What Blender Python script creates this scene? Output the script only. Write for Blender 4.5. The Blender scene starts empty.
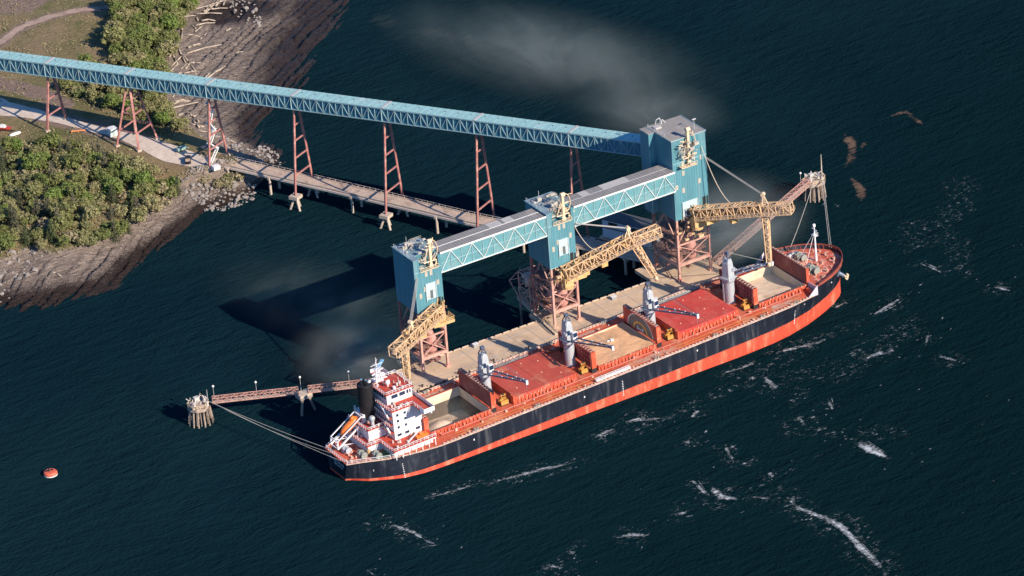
import bpy, math, random
from mathutils import Vector, Matrix, noise
S = bpy.context.scene
COL = S.collection
rnd = random.Random(7)

# ---------------------------------------------------------------- camera
cam_d = bpy.data.cameras.new('camera'); cam = bpy.data.objects.new('camera', cam_d); COL.objects.link(cam)
cam_d.sensor_width = 36.0; cam_d.lens = 153.99; cam_d.clip_start = 10; cam_d.clip_end = 9000
_r = Vector((0.8457058, -0.5291449, -0.06919091)); _u = Vector((0.29654031, 0.35818288, 0.88530722)); _f = Vector((0.4436728, 0.76922734, -0.45983013))
cam.matrix_world = Matrix(((_r.x, _u.x, -_f.x, -585.762), (_r.y, _u.y, -_f.y, -1027.154), (_r.z, _u.z, -_f.z, 655.803), (0, 0, 0, 1)))
S.camera = cam

# ---------------------------------------------------------------- sky and sun
SUN = Vector((0.225, -0.846, 0.485)).normalized()
w = bpy.data.worlds.new('World'); S.world = w; w.use_nodes = True
nt = w.node_tree; bg = nt.nodes['Background']
sky = nt.nodes.new('ShaderNodeTexSky'); sky.sky_type = 'NISHITA'; sky.sun_disc = False
sky.sun_elevation = math.radians(29); sky.sun_rotation = math.atan2(SUN.x, SUN.y)
sky.air_density = 1.0; sky.dust_density = 0.3; sky.ozone_density = 3.0
tn = nt.nodes.new('ShaderNodeVectorMath'); tn.operation = 'MULTIPLY'; tn.inputs[1].default_value = (.50, .86, 1.30)   # clear, deep blue north-coast sky
nt.links.new(sky.outputs[0], tn.inputs[0]); nt.links.new(tn.outputs[0], bg.inputs[0]); bg.inputs[1].default_value = 0.088
sd = bpy.data.lights.new('sun', 'SUN'); sd.energy = 5.0; sd.angle = math.radians(0.5); sd.color = (1.0, 0.86, 0.72)
so = bpy.data.objects.new('sun', sd); COL.objects.link(so); so.rotation_euler = (-SUN).to_track_quat('-Z', 'Y').to_euler()
so.location = (0, 0, 300)
S.view_settings.view_transform = 'Standard'; S.view_settings.look = 'None'
S.view_settings.exposure = 0.42; S.view_settings.gamma = 1.0
S.cycles.use_denoising = True
S.cycles.max_bounces = 5; S.cycles.diffuse_bounces = 2; S.cycles.glossy_bounces = 2; S.cycles.volume_bounces = 0
S.cycles.transparent_max_bounces = 12
S.cycles.volume_step_rate = 1.5; S.cycles.volume_max_steps = 160

# ---------------------------------------------------------------- helpers
def srgb(h):
    h = h.lstrip('#'); c = [int(h[i:i+2], 16)/255 for i in (0, 2, 4)]
    return tuple(x/12.92 if x <= .04045 else ((x+.055)/1.055)**2.4 for x in c) + (1,)
def tag(o, label=None, cat=None, group=None, kind=None):
    if label: o['label'] = label
    if cat: o['category'] = cat
    if group: o['group'] = group
    if kind: o['kind'] = kind
    return o
def thing(name, label, cat, loc=(0, 0, 0), group=None):
    o = bpy.data.objects.new(name, None); COL.objects.link(o); o.location = loc
    o.empty_display_size = 1
    return tag(o, label, cat, group)
_MC = {}
def mat(name, col, rough=.6, var=.25, scale=.6, col2=None, patch=.5, pscale=.15, metal=0., bump=0., bscale=4., stretch=(1, 1, 1), spec=.5, alpha=None):
    """painted / weathered surface: base colour, fine tonal variation, a second colour in patches"""
    if name in _MC: return _MC[name]
    m = bpy.data.materials.new(name); m.use_nodes = True; t = m.node_tree; N = t.nodes; K = t.links
    b = N['Principled BSDF']; b.inputs['Roughness'].default_value = rough; b.inputs['Metallic'].default_value = metal
    b.inputs['Specular IOR Level'].default_value = spec
    if isinstance(col, str): col = srgb(col)
    if len(col) == 3: col = tuple(col)+(1,)
    tc = N.new('ShaderNodeTexCoord'); mp = N.new('ShaderNodeMapping'); mp.inputs['Scale'].default_value = stretch
    K.new(tc.outputs['Object'], mp.inputs[0])
    n1 = N.new('ShaderNodeTexNoise'); n1.inputs['Scale'].default_value = scale; n1.inputs['Detail'].default_value = 6; n1.inputs['Roughness'].default_value = .65
    K.new(mp.outputs[0], n1.inputs['Vector'])
    r1 = N.new('ShaderNodeMapRange'); r1.inputs[1].default_value = .3; r1.inputs[2].default_value = .7
    r1.inputs[3].default_value = 1-var; r1.inputs[4].default_value = 1+var
    K.new(n1.outputs[0], r1.inputs[0])
    mx = N.new('ShaderNodeVectorMath'); mx.operation = 'SCALE'; K.new(r1.outputs[0], mx.inputs['Scale'])
    if col2 is not None:
        if isinstance(col2, str): col2 = srgb(col2)
        if len(col2) == 3: col2 = tuple(col2)+(1,)
        n2 = N.new('ShaderNodeTexNoise'); n2.inputs['Scale'].default_value = pscale; n2.inputs['Detail'].default_value = 8; n2.inputs['Roughness'].default_value = .7
        K.new(mp.outputs[0], n2.inputs['Vector'])
        r2 = N.new('ShaderNodeMapRange'); r2.inputs[1].default_value = .62-.24*patch; r2.inputs[2].default_value = .76-.24*patch
        K.new(n2.outputs[0], r2.inputs[0])
        mc = N.new('ShaderNodeMix'); mc.data_type = 'RGBA'; mc.inputs['A'].default_value = col; mc.inputs['B'].default_value = col2
        K.new(r2.outputs[0], mc.inputs['Factor']); K.new(mc.outputs['Result'], mx.inputs[0])
    else: mx.inputs[0].default_value = col[:3]
    K.new(mx.outputs[0], b.inputs['Base Color'])
    if bump:
        n3 = N.new('ShaderNodeTexNoise'); n3.inputs['Scale'].default_value = bscale; n3.inputs['Detail'].default_value = 5
        K.new(mp.outputs[0], n3.inputs['Vector'])
        bp = N.new('ShaderNodeBump'); bp.inputs['Strength'].default_value = 1; bp.inputs['Distance'].default_value = bump
        K.new(n3.outputs[0], bp.inputs['Height']); K.new(bp.outputs[0], b.inputs['Normal'])
    _MC[name] = m
    return m

def wloc(o):
    v = Vector((0, 0, 0))
    while o is not None: v += o.location; o = o.parent
    return v
class MB:
    def __init__(s): s.v = []; s.f = []; s.m = []; s.c = 0
    def add(s, vs, fs):
        n = len(s.v); s.v += [tuple(p) for p in vs]; s.f += [tuple(i+n for i in f) for f in fs]; s.m += [s.c]*len(fs); return s
    def hexa(s, P):
        return s.add(P, [(0, 3, 2, 1), (4, 5, 6, 7), (0, 1, 5, 4), (1, 2, 6, 5), (2, 3, 7, 6), (3, 0, 4, 7)])
    def box(s, x0, x1, y0, y1, z0, z1):
        return s.hexa([(x0, y0, z0), (x1, y0, z0), (x1, y1, z0), (x0, y1, z0), (x0, y0, z1), (x1, y0, z1), (x1, y1, z1), (x0, y1, z1)])
    def bar(s, a, b, w=.3, h=None, up=(0, 0, 1)):
        a = Vector(a); b = Vector(b); d = b-a
        if d.length < 1e-6: return s
        d.normalize(); up = Vector(up)
        if abs(d.dot(up)) > .98: up = Vector((1, 0, 0)) if abs(d.x) < .9 else Vector((0, 1, 0))
        r = d.cross(up).normalized(); u = r.cross(d); h = w if h is None else h
        r *= w/2; u *= h/2
        return s.hexa([a-r-u, a+r-u, a+r+u, a-r+u, b-r-u, b+r-u, b+r+u, b-r+u])
    def tube(s, a, b, r0, r1=None, n=10, cap=True):
        a = Vector(a); b = Vector(b); d = (b-a).normalized(); r1 = r0 if r1 is None else r1
        up = Vector((0, 0, 1)) if abs(d.z) < .95 else Vector((1, 0, 0))
        x = d.cross(up).normalized(); y = d.cross(x)
        V = []
        for p, r in ((a, r0), (b, r1)):
            for i in range(n):
                t = 2*math.pi*i/n; V.append(p+x*(r*math.cos(t))+y*(r*math.sin(t)))
        F = [(i, (i+1) % n, n+(i+1) % n, n+i) for i in range(n)]
        if cap: F += [tuple(reversed(range(n))), tuple(range(n, 2*n))]
        return s.add(V, F)
    def path(s, pts, r=.06, n=5):
        for a, b in zip(pts[:-1], pts[1:]): s.tube(a, b, r, r, n)
        return s
    def prism(s, poly, z0, z1):
        n = len(poly); V = [(x, y, z0) for x, y in poly]+[(x, y, z1) for x, y in poly]
        F = [(i, (i+1) % n, n+(i+1) % n, n+i) for i in range(n)]+[tuple(reversed(range(n))), tuple(range(n, 2*n))]
        return s.add(V, F)
    def prism_x(s, poly, x0, x1):   # poly in (y,z)
        n = len(poly); V = [(x0, y, z) for y, z in poly]+[(x1, y, z) for y, z in poly]
        F = [(i, (i+1) % n, n+(i+1) % n, n+i) for i in range(n)]+[tuple(reversed(range(n))), tuple(range(n, 2*n))]
        return s.add(V, F)
    def prism_y(s, poly, y0, y1):   # poly in (x,z)
        n = len(poly); V = [(x, y0, z) for x, z in poly]+[(x, y1, z) for x, z in poly]
        F = [(i, (i+1) % n, n+(i+1) % n, n+i) for i in range(n)]+[tuple(reversed(range(n))), tuple(range(n, 2*n))]
        return s.add(V, F)
    def lathe(s, c, prof, n=14):
        c = Vector(c); V = []; F = []
        for r, z in prof:
            for i in range(n):
                t = 2*math.pi*i/n; V.append(c+Vector((r*math.cos(t), r*math.sin(t), z)))
        for k in range(len(prof)-1):
            for i in range(n): F.append((k*n+i, k*n+(i+1) % n, (k+1)*n+(i+1) % n, (k+1)*n+i))
        F += [tuple(reversed(range(n))), tuple(range((len(prof)-1)*n, len(prof)*n))]
        return s.add(V, F)
    def rail(s, pts, h=1.1, sp=2.0, w=.07, mid=True):
        for a, b in zip(pts[:-1], pts[1:]):
            a = Vector(a); b = Vector(b); L = (b-a).length; n = max(1, int(round(L/sp)))
            for i in range(n+1):
                p = a.lerp(b, i/n); s.bar(p, p+Vector((0, 0, h)), w)
            s.bar(a+Vector((0, 0, h)), b+Vector((0, 0, h)), w*1.2)
            if mid: s.bar(a+Vector((0, 0, h*.5)), b+Vector((0, 0, h*.5)), w*.8)
        return s
    def build(s, name, mats, parent=None, loc=None, smooth=False, label=None):
        if not isinstance(mats, (list, tuple)): mats = [mats]
        me = bpy.data.meshes.new(name)
        if parent is not None:
            o = bpy.data.objects.new(name, me); o.parent = parent; off = wloc(parent)
        else:
            o = bpy.data.objects.new(name, me); off = Vector(loc) if loc is not None else Vector((0, 0, 0)); o.location = off
        me.from_pydata([(x-off.x, y-off.y, z-off.z) for x, y, z in s.v], [], s.f)
        for m in mats: me.materials.append(m)
        if len(mats) > 1: me.polygons.foreach_set('material_index', s.m)
        if smooth: me.polygons.foreach_set('use_smooth', [True]*len(s.f))
        me.update(); COL.objects.link(o)
        if label: o['label'] = label
        return o
def truss(mb, a, b, w, h, n, t=.22, td=.15, side=None, deck=False):
    """box truss from a to b (bottom centre line), width w, height h"""
    a = Vector(a); b = Vector(b); d = (b-a).normalized(); r = d.cross(Vector((0, 0, 1))).normalized(); u = r.cross(d)
    P = lambda k, sx, sz: a.lerp(b, k/n)+r*(sx*w/2)+u*(sz*h)
    for sx in (-1, 1):
        for sz in (0, 1): mb.bar(P(0, sx, sz), P(n, sx, sz), t)
        for k in range(n+1): mb.bar(P(k, sx, 0), P(k, sx, 1), td)
        for k in range(n):
            mb.bar(P(k, sx, k % 2), P(k+1, sx, 1-k % 2), td)
    for k in range(n+1):
        mb.bar(P(k, -1, 0), P(k, 1, 0), td); mb.bar(P(k, -1, 1), P(k, 1, 1), td)
    for k in range(n): mb.bar(P(k, -1 if k % 2 else 1, 1), P(k+1, 1 if k % 2 else -1, 1), td)
    return P
# world coordinates (metres) of shore, roads, planting areas and drift lines
SHORE=[(-420.0,330.0),(-130.0,185.0),(-91.6,166.3),(-87.3,160.1),(-80.1,157.7),(-70.8,156.4),(-60.7,154.4),(-54.2,154.6),(-46.1,160.9),(-34.0,169.7),(-22.2,175.2),(-7.8,182.7),(-0.5,185.4),(5.5,184.3),(14.6,186.7),(21.2,191.3),(26.6,196.8),(35.0,201.1),(39.1,209.1),(38.6,216.8),(38.1,224.6),(43.8,230.5),(51.2,234.9),(61.3,242.7),(73.3,252.3),(80.7,262.9),(88.8,272.0),(99.3,281.4),(108.0,289.2),(118.4,300.5),(129.7,317.6),(150.0,360.0),(170.0,450.0),(170.0,640.0),(-420.0,640.0)]
VEG=[(-420.0,350.0),(-140.0,205.0),(-80.6,187.3),(-67.9,188.1),(-64.6,179.7),(-56.8,178.9),(-48.3,179.4),(-31.8,184.9),(-23.7,187.9),(-17.0,191.2),(-8.3,198.8),(-2.8,198.2),(3.3,197.1),(9.6,197.9),(15.1,196.4),(19.5,198.7),(21.4,206.4),(19.7,221.4),(18.7,238.1),(18.0,254.8),(22.4,265.3),(31.9,279.3),(41.0,294.1),(52.4,313.2),(64.9,326.2),(75.8,332.4),(85.7,343.4),(20.0,440.0),(20.0,640.0),(-420.0,640.0)]
ROAD=[(-35.0,299.5),(-31.0,287.4),(-24.4,276.8),(-18.5,264.9),(-11.3,248.1),(-5.7,236.0),(-2.3,223.7),(0.1,213.4),(3.6,205.3),(7.9,199.6)]
LOT=[(-3.6,236.3),(1.9,224.3),(6.5,210.0),(8.7,201.0),(4.0,196.8),(-0.1,202.2),(-4.9,206.3),(-5.7,215.2)]
LOTW=[(-34.9,303.8),(-27.2,295.1),(-22.7,280.3),(-19.7,270.2),(-29.9,273.5),(-38.4,272.2),(-48.6,275.5)]
TRACK=[(-21.6,331.3),(-5.1,340.2),(7.3,347.1),(19.5,348.4),(31.2,346.7),(43.9,340.4),(64.8,346.5)]
TRACK2=[(3.7,375.3),(15.4,365.1),(28.7,370.7)]
TRACK3=[(-25.7,314.5),(-19.1,303.3),(-13.2,287.2),(-11.9,276.2)]
T1=[(53.7,359.8),(79.4,337.4),(63.5,322.2),(49.5,307.1),(38.1,290.3),(27.9,274.3),(21.9,266.1),(19.6,292.6),(27.6,314.3),(41.4,337.7)]
T1B=[(-0.2,298.3),(21.2,295.7),(22.5,265.6),(16.7,253.1),(15.3,234.9),(9.5,231.4),(0.1,262.8),(-5.9,285.4)]
T2=[(-51.4,255.7),(-40.1,253.4),(-26.4,241.9),(-19.7,229.0),(-11.7,210.0),(-7.7,198.5),(-9.6,192.0),(-20.8,185.5),(-33.4,180.5),(-49.8,175.0),(-58.0,178.0),(-66.4,185.0),(-82.8,191.1)]
T3=[(4.9,204.7),(11.6,201.1),(13.1,193.8),(8.1,191.9),(1.4,195.4),(1.6,201.4)]
RIP1=[(-4.8,202.1),(4.2,200.7),(11.5,199.6),(17.4,199.7),(18.8,193.5),(16.0,185.7),(11.7,182.2),(4.3,181.5),(-3.4,183.0),(-4.9,190.3),(-6.7,195.7)]
RIP2=[(35.7,217.0),(36.9,209.7),(34.5,201.3),(29.0,197.8),(27.5,205.2),(28.2,215.0)]
RIP3=[(81.9,330.6),(89.5,328.9),(91.4,319.9),(85.6,303.4),(80.7,305.2),(80.6,317.3)]
RIP4=[(-80.4,192.2),(-67.1,188.7),(-67.2,181.2),(-81.3,171.5),(-92.6,167.1)]
RIP5=[(23.7,229.1),(28.6,219.7),(26.8,210.7),(23.6,213.5),(21.2,220.7)]
LOGS=[((66.8,327.8),(83.0,329.4)),((68.1,325.4),(76.9,321.4)),((72.0,325.6),(78.6,330.8)),((66.4,329.3),(73.2,331.8)),((59.2,305.9),(65.4,311.1)),((48.7,296.4),(63.5,297.5)),((38.5,289.1),(47.4,296.4)),((41.1,289.2),(44.4,300.1)),((44.1,298.0),(55.8,318.2)),((48.6,303.3),(44.2,288.8)),((47.4,298.7),(44.1,281.0)),((44.0,273.2),(55.6,280.1)),((44.1,274.2),(47.6,276.8)),((20.9,257.6),(31.9,256.9)),((26.6,265.9),(30.5,270.2)),((51.8,312.3),(62.7,326.5)),((41.3,295.8),(51.8,307.6)),((60.4,321.4),(53.2,308.7)),((42.8,283.2),(43.5,279.2)),((74.9,325.5),(81.3,324.8)),((77.4,327.0),(83.8,332.4)),((64.4,288.6),(67.1,287.4)),((-69.2,173.2),(-67.3,168.9)),((62.4,324.4),(67.6,324.6)),((36.2,285.5),(42.2,290.5)),((25.8,262.1),(29.2,262.5)),((71.0,307.5),(73.7,308.6))]
FOAM=[([(-63.4,3.3),(-61.9,-0.2)],1),([(-28.2,-34.4),(-22.2,-33.8),(-9.5,-36.4),(-3.5,-38.1),(6.2,-39.8)],2.5),([(-47.3,-28.8),(-35.9,-30.4),(-26.9,-32.3)],1.2),([(24.8,-28.0),(31.0,-29.8),(38.7,-33.7)],3.5),([(12.2,-30.5),(18.8,-29.5),(24.6,-29.4)],2),([(83.4,-20.6),(92.6,-22.2),(95.8,-23.1),(102.6,-24.4),(110.9,-23.6)],2.5),([(64.7,-21.3),(73.7,-21.9),(82.3,-22.2)],1.5),([(70.2,-29.1),(72.9,-29.6),(74.1,-32.3)],3.2),([(76.9,-30.4),(73.5,-41.7)],3),([(75.1,-47.0),(77.6,-49.9)],4),([(69.9,-57.4),(69.1,-63.9)],3),([(83.8,-54.9),(79.8,-63.0)],2),([(106.2,-41.8),(112.9,-42.2),(117.3,-44.1)],3.5),([(115.4,-40.9),(117.7,-44.5)],4),([(142.5,-15.4),(134.7,-17.8),(124.6,-20.9)],1.8),([(158.7,1.0),(160.3,-7.6),(160.5,-14.2)],1.2),([(-80.8,-54.1),(-79.4,-57.4)],1.5),([(-64.1,-32.6),(-61.0,-37.3),(-58.1,-44.0),(-57.6,-51.7)],3),([(-14.4,-83.4),(-9.0,-84.8),(-4.7,-89.0)],4.5),([(7.2,-83.8),(11.9,-85.4)],4),([(-28.6,-80.7),(-27.7,-85.7)],3),([(-37.8,-82.7),(-35.5,-88.1),(-32.6,-89.0)],3),([(24.2,-75.8),(24.6,-79.9),(24.2,-84.1),(27.5,-89.7)],4.5),([(28.5,-88.3),(31.5,-90.7),(35.1,-94.3)],2.6),([(37.3,-87.1),(38.5,-92.6),(39.3,-97.0),(38.5,-103.8),(40.4,-111.2),(41.2,-119.2),(40.2,-126.4),(39.3,-133.6),(38.0,-143.2),(35.1,-154.9)],3.6),([(23.1,-68.8),(21.1,-82.3)],2.2),([(44.0,-79.6),(42.4,-85.9)],2.5),([(41.4,-69.7),(40.7,-73.8)],3),([(43.3,-57.3),(38.0,-70.9)],1.5),([(76.0,-82.2),(76.6,-96.7)],0.8),([(123.5,4.8),(118.2,0.2)],1),([(125.7,-53.6),(129.0,-62.1)],2),([(134.4,-39.4),(127.2,-46.4)],1.5),([(167.5,-27.2),(170.7,-36.1)],2),([(-68.3,-29.2),(-64.7,-33.6)],1.5),([(-56.2,-55.1),(-59.3,-48.9)],1.6),([(49.6,-35.2),(42.9,-39.5)],2.5),([(35.5,-53.3),(33.6,-47.8)],2.2),([(117.9,-8.4),(126.9,-7.0)],1)]
SLICK=[([(129.9,288.2),(130.0,266.7),(137.6,250.7),(144.2,233.5),(148.8,213.5),(159.3,189.8),(160.9,166.4)],10),([(126.6,295.9),(125.8,279.8),(117.4,260.0)],8),([(118.5,247.5),(125.7,224.3),(135.9,206.6)],7)]
FROTH=[([(199.5,96.1),(194.3,84.9),(187.8,77.1),(180.8,70.9)],4.5),([(180.1,66.5),(176.5,54.6),(169.9,45.5)],4),([(162.4,42.1),(153.8,36.9),(144.0,29.0),(134.9,20.8)],5),([(200.9,84.6),(193.6,80.4)],3),([(213.5,94.8),(223.9,94.3),(221.8,77.2)],2.5),([(152.6,34.1),(143.2,25.0)],7)]
GRABS=[(-3.4,-5.5),(25.8,-5.5),(58.1,-3.4),(88.4,-2.5)]
MISC=[(-38.6,271.7),(-39.1,265.8),(-18.0,250.0),(-8.8,246.4)]
# ---------------------------------------------------------------- geometry queries
def inpoly(P, x, y):
    c = False; j = len(P)-1
    for i in range(len(P)):
        xi, yi = P[i]; xj, yj = P[j]
        if (yi > y) != (yj > y) and x < (xj-xi)*(y-yi)/(yj-yi)+xi: c = not c
        j = i
    return c
def dseg(P, x, y, closed=True):
    best = 1e9; n = len(P)
    for i in range(n if closed else n-1):
        x0, y0 = P[i]; x1, y1 = P[(i+1) % n]; dx, dy = x1-x0, y1-y0
        t = ((x-x0)*dx+(y-y0)*dy)/(dx*dx+dy*dy+1e-9); t = 0 if t < 0 else (1 if t > 1 else t)
        q = (x-x0-t*dx)**2+(y-y0-t*dy)**2
        if q < best: best = q
    return math.sqrt(best)
def fbm(x, y, s, o=4, z=0.): return noise.fractal(Vector((x*s, y*s, z)), 1.0, 2.0, o)
SD = Vector((.80, .60))     # strike of the rock beds along the shore
def ledge(u, v):    # dipping rock beds: a saw-tooth of ledges across the strike
    q = v*.30+.9*noise.noise(Vector((u*.03, v*.05, 3.)))+.35*noise.noise(Vector((u*.12, v*.2, 8.)))
    a = .35+.9*abs(noise.noise(Vector((u*.02, v*.07, 5.)))); f = q-math.floor(q); return a*(f-.5)*1.5
def land(x, y):
    """height, beach amount 0..1 (1 at the water), upland flag"""
    dw = dseg(SHORE, x, y)
    if not inpoly(SHORE, x, y):
        if dw > 14: return -3.5, 1.0, 0
        u = x*SD.x+y*SD.y; v = -x*SD.y+y*SD.x
        return -dw*.25-.15+(noise.fractal(Vector((u*.035, v*.32, 1.7)), 1.0, 2.0, 5)*.9+.3*fbm(x, y, .3, 3)+ledge(u, v))*math.exp(-dw/4), 1.0, 0
    dv = dseg(VEG, x, y)
    if inpoly(VEG, x, y):
        h = 5+5*(1-math.exp(-dv/9.))+.25*fbm(x, y, .06)
        dr = dseg(ROAD, x, y, False); q = max(0, min(1, 1.8-dr/7.)); q = q*q*(3-2*q); h = h+(max(h, 9.0)-h)*q
        return h, 0.0, min(1, dv/3)
    t = dw/(dw+dv); u = x*SD.x+y*SD.y; v = -x*SD.y+y*SD.x
    ridge = noise.fractal(Vector((u*.035, v*.32, 1.7)), 1.0, 2.0, 5)
    rz = ledge(u, v)
    h = 5*(t**1.15)-.15+(ridge*.9+.3*fbm(x, y, .3, 3)+rz)*(1 if t < .8 else (1-t)*5)
    return h, 1-t, 0
def ground_z(x, y): return land(x, y)[0]
def obj_mesh(name, V, F, m, attrs=None, loc=(0, 0, 0), smooth=True):
    me = bpy.data.meshes.new(name); me.from_pydata(V, [], F); me.materials.append(m)
    if attrs:
        for k, vals in attrs.items():
            a = me.color_attributes.new(k, 'FLOAT_COLOR', 'POINT')
            a.data.foreach_set('color', [c for v in vals for c in v])
    if smooth: me.polygons.foreach_set('use_smooth', [True]*len(F))
    me.update(); o = bpy.data.objects.new(name, me); o.location = loc; COL.objects.link(o); return o
def nodes(name):
    m = bpy.data.materials.new(name); m.use_nodes = True; return m, m.node_tree.nodes, m.node_tree.links, m.node_tree.nodes['Principled BSDF']
def N_noise(N, K, vec, scale, detail=5, rough=.6, dist=0):
    n = N.new('ShaderNodeTexNoise'); n.inputs['Scale'].default_value = scale; n.inputs['Detail'].default_value = detail
    n.inputs['Roughness'].default_value = rough; n.inputs['Distortion'].default_value = dist; K.new(vec, n.inputs['Vector']); return n.outputs[0]
def N_range(N, K, v, a, b, c=0, d=1):
    r = N.new('ShaderNodeMapRange'); r.inputs[1].default_value = a; r.inputs[2].default_value = b; r.inputs[3].default_value = c; r.inputs[4].default_value = d
    K.new(v, r.inputs[0]); return r.outputs[0]
def N_mix(N, K, f, A, B):
    m = N.new('ShaderNodeMix'); m.data_type = 'RGBA'
    for k, v in (('Factor', f), ('A', A), ('B', B)):
        if hasattr(v, 'links') or hasattr(v, 'is_output'): K.new(v, m.inputs[k])
        else: m.inputs[k].default_value = v
    return m.outputs['Result']
def N_math(N, K, op, a, b=None):
    m = N.new('ShaderNodeMath'); m.operation = op
    for i, v in enumerate((a, b)):
        if v is None: continue
        if isinstance(v, (int, float)): m.inputs[i].default_value = v
        else: K.new(v, m.inputs[i])
    return m.outputs[0]
def N_map(N, K, scale=(1, 1, 1), rot=0):
    tc = N.new('ShaderNodeTexCoord'); mp = N.new('ShaderNodeMapping'); mp.inputs['Scale'].default_value = scale; mp.inputs['Rotation'].default_value = (0, 0, rot)
    K.new(tc.outputs['Object'], mp.inputs[0]); return mp.outputs[0]

# ---------------------------------------------------------------- water
m, N, K, b = nodes('sea water')
vec = N_map(N, K); vw = N_map(N, K, (1, 1, 1), math.radians(-20)); vs = N_map(N, K, (.35, 1.0, 1), math.radians(-32))
big = N_noise(N, K, vec, .012, 4, .55)
murk = N_noise(N, K, vec, .004, 3, .5, .6)
c = N_mix(N, K, N_range(N, K, big, .35, .65), (.0040, .0180, .0250, 1), (.0056, .0225, .0300, 1))
c = N_mix(N, K, N_range(N, K, murk, .45, .7, 0, .5), c, (.0070, .0250, .0270, 1))
sx_ = N.new('ShaderNodeSeparateXYZ'); K.new(vec, sx_.inputs[0])      # silty water inshore, clear dark water offshore
tb = N_math(N, K, 'SUBTRACT', sx_.outputs[1], N_math(N, K, 'MULTIPLY', sx_.outputs[0], .6)); tb = N_math(N, K, 'ADD', tb, N_math(N, K, 'MULTIPLY', N_math(N, K, 'SUBTRACT', murk, .5), 160))
c = N_mix(N, K, N_range(N, K, tb, -150, 90), (.0030, .0148, .0182, 1), c)
K.new(c, b.inputs['Base Color']); b.inputs['Roughness'].default_value = .10; b.inputs['IOR'].default_value = 1.33
b.inputs['Specular IOR Level'].default_value = 0.0
w1 = N_noise(N, K, vs, .30, 4, .6, .4); w2 = N_noise(N, K, vw, .80, 4, .62, .3); w3 = N_noise(N, K, vec, .03, 3, .5)
hh = N_math(N, K, 'ADD', N_math(N, K, 'MULTIPLY', w1, 1.2), N_math(N, K, 'MULTIPLY', w2, .62))
hh = N_math(N, K, 'MULTIPLY', hh, N_range(N, K, w3, .35, .65, .65, 1.15))
bp = N.new('ShaderNodeBump'); bp.inputs['Strength'].default_value = 1; bp.inputs['Distance'].default_value = .9
K.new(hh, bp.inputs['Height']); K.new(bp.outputs[0], b.inputs['Normal'])
wm = m
n = 24; V = []; F = []
for j in range(n+1):
    for i in range(n+1): V.append((-3000+6000*i/n, -3000+6000*j/n, 0))
for j in range(n):
    for i in range(n): a = j*(n+1)+i; F.append((a, a+1, a+n+2, a+n+1))
o = obj_mesh('water', V, F, wm); tag(o, kind='structure')

# drifting foam, dust film and froth on the water: ragged sheets a few millimetres above it
def slick_mat(name, col, lo, hi, s1, s2, rough=.6, opac=1., ang=-20, sx=.5, lacy=0):
    m, N, K, b = nodes(name)
    at = N.new('ShaderNodeAttribute'); at.attribute_name = 'fall'
    sep = N.new('ShaderNodeSeparateColor'); K.new(at.outputs['Color'], sep.inputs[0])
    v = N_map(N, K, (sx, 1, 1), math.radians(ang)); v0 = N_map(N, K)
    a = N_noise(N, K, v, s1, 6, .7, .8); c = N_noise(N, K, v0, s2, 4, .6)
    q = N_math(N, K, 'ADD', N_math(N, K, 'MULTIPLY', a, .62), N_math(N, K, 'MULTIPLY', c, .38))
    q = N_math(N, K, 'ADD', q, N_math(N, K, 'MULTIPLY', N_math(N, K, 'SUBTRACT', sep.outputs[0], 1.0), .36))
    q = N_math(N, K, 'ADD', q, N_math(N, K, 'MULTIPLY', sep.outputs[1], .11))
    al = N_math(N, K, 'MULTIPLY', N_range(N, K, q, lo, hi), opac)
    if lacy:    # thin broken filaments round the denser foam
        v2 = N_map(N, K, (.35, 1, 1), math.radians(ang)); f_ = N_noise(N, K, v2, .30, 5, .62, 1.6)
        rdg = N_math(N, K, 'SUBTRACT', 1.0, N_math(N, K, 'MULTIPLY', N_math(N, K, 'ABSOLUTE', N_math(N, K, 'SUBTRACT', f_, .5)), 26.0))
        rdg = N_range(N, K, rdg, 0, 1); g_ = N_range(N, K, a, .50, .62); h_ = N_range(N, K, c, .47, .60)
        lc = N_math(N, K, 'MULTIPLY', N_math(N, K, 'MULTIPLY', rdg, g_), N_math(N, K, 'MULTIPLY', h_, N_range(N, K, sep.outputs[0], .08, .6)))
        al = N_math(N, K, 'MAXIMUM', al, N_math(N, K, 'MULTIPLY', lc, lacy))
    K.new(al, b.inputs['Alpha']); b.inputs['Base Color'].default_value = col; b.inputs['Roughness'].default_value = rough
    return m
def slick(name, lines, m, z, label, wk=1.0, seed=0):
    V = []; F = []; A = []; R = random.Random(seed)
    for pts, wd in lines:
        P = [Vector((p[0], p[1])) for p in pts]
        Q = []; boost = max(.3, min(1.1, wd/1.5)) if wd < 2 else -.9
        for a, c in zip(P[:-1], P[1:]):
            k = max(1, int((c-a).length/2.0))
            for i in range(k): Q.append(a.lerp(c, i/k))
        Q.append(P[-1]); n = len(Q); base = len(V); M = 6
        for i, q in enumerate(Q):
            t = (Q[min(i+1, n-1)]-Q[max(i-1, 0)]).normalized(); nn = Vector((-t.y, t.x))
            e = min(1, min(i, n-1-i)/(n*.33)+.18)
            wj = wd*wk*(.75+.7*(noise.noise(Vector((q.x*.09, q.y*.09, seed)))+.5))
            off = noise.noise(Vector((q.x*.06, q.y*.06, 9.+seed)))*wd*.8
            for k in range(-M, M+1):
                s = k/M; p = q+nn*(s*wj*1.5+off); f = (1-abs(s))*e*1.35; V.append((p.x, p.y, z)); A.append((min(f, 1), boost, 0, 1))
        for i in range(n-1):
            for k in range(2*M): a = base+i*(2*M+1)+k; F.append((a, a+1, a+2*M+2, a+2*M+1))
    o = obj_mesh(name, V, F, m, {'fall': A}); tag(o, label, None, None, 'stuff'); return o
R_ = random.Random(77); FLECK = []
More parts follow.
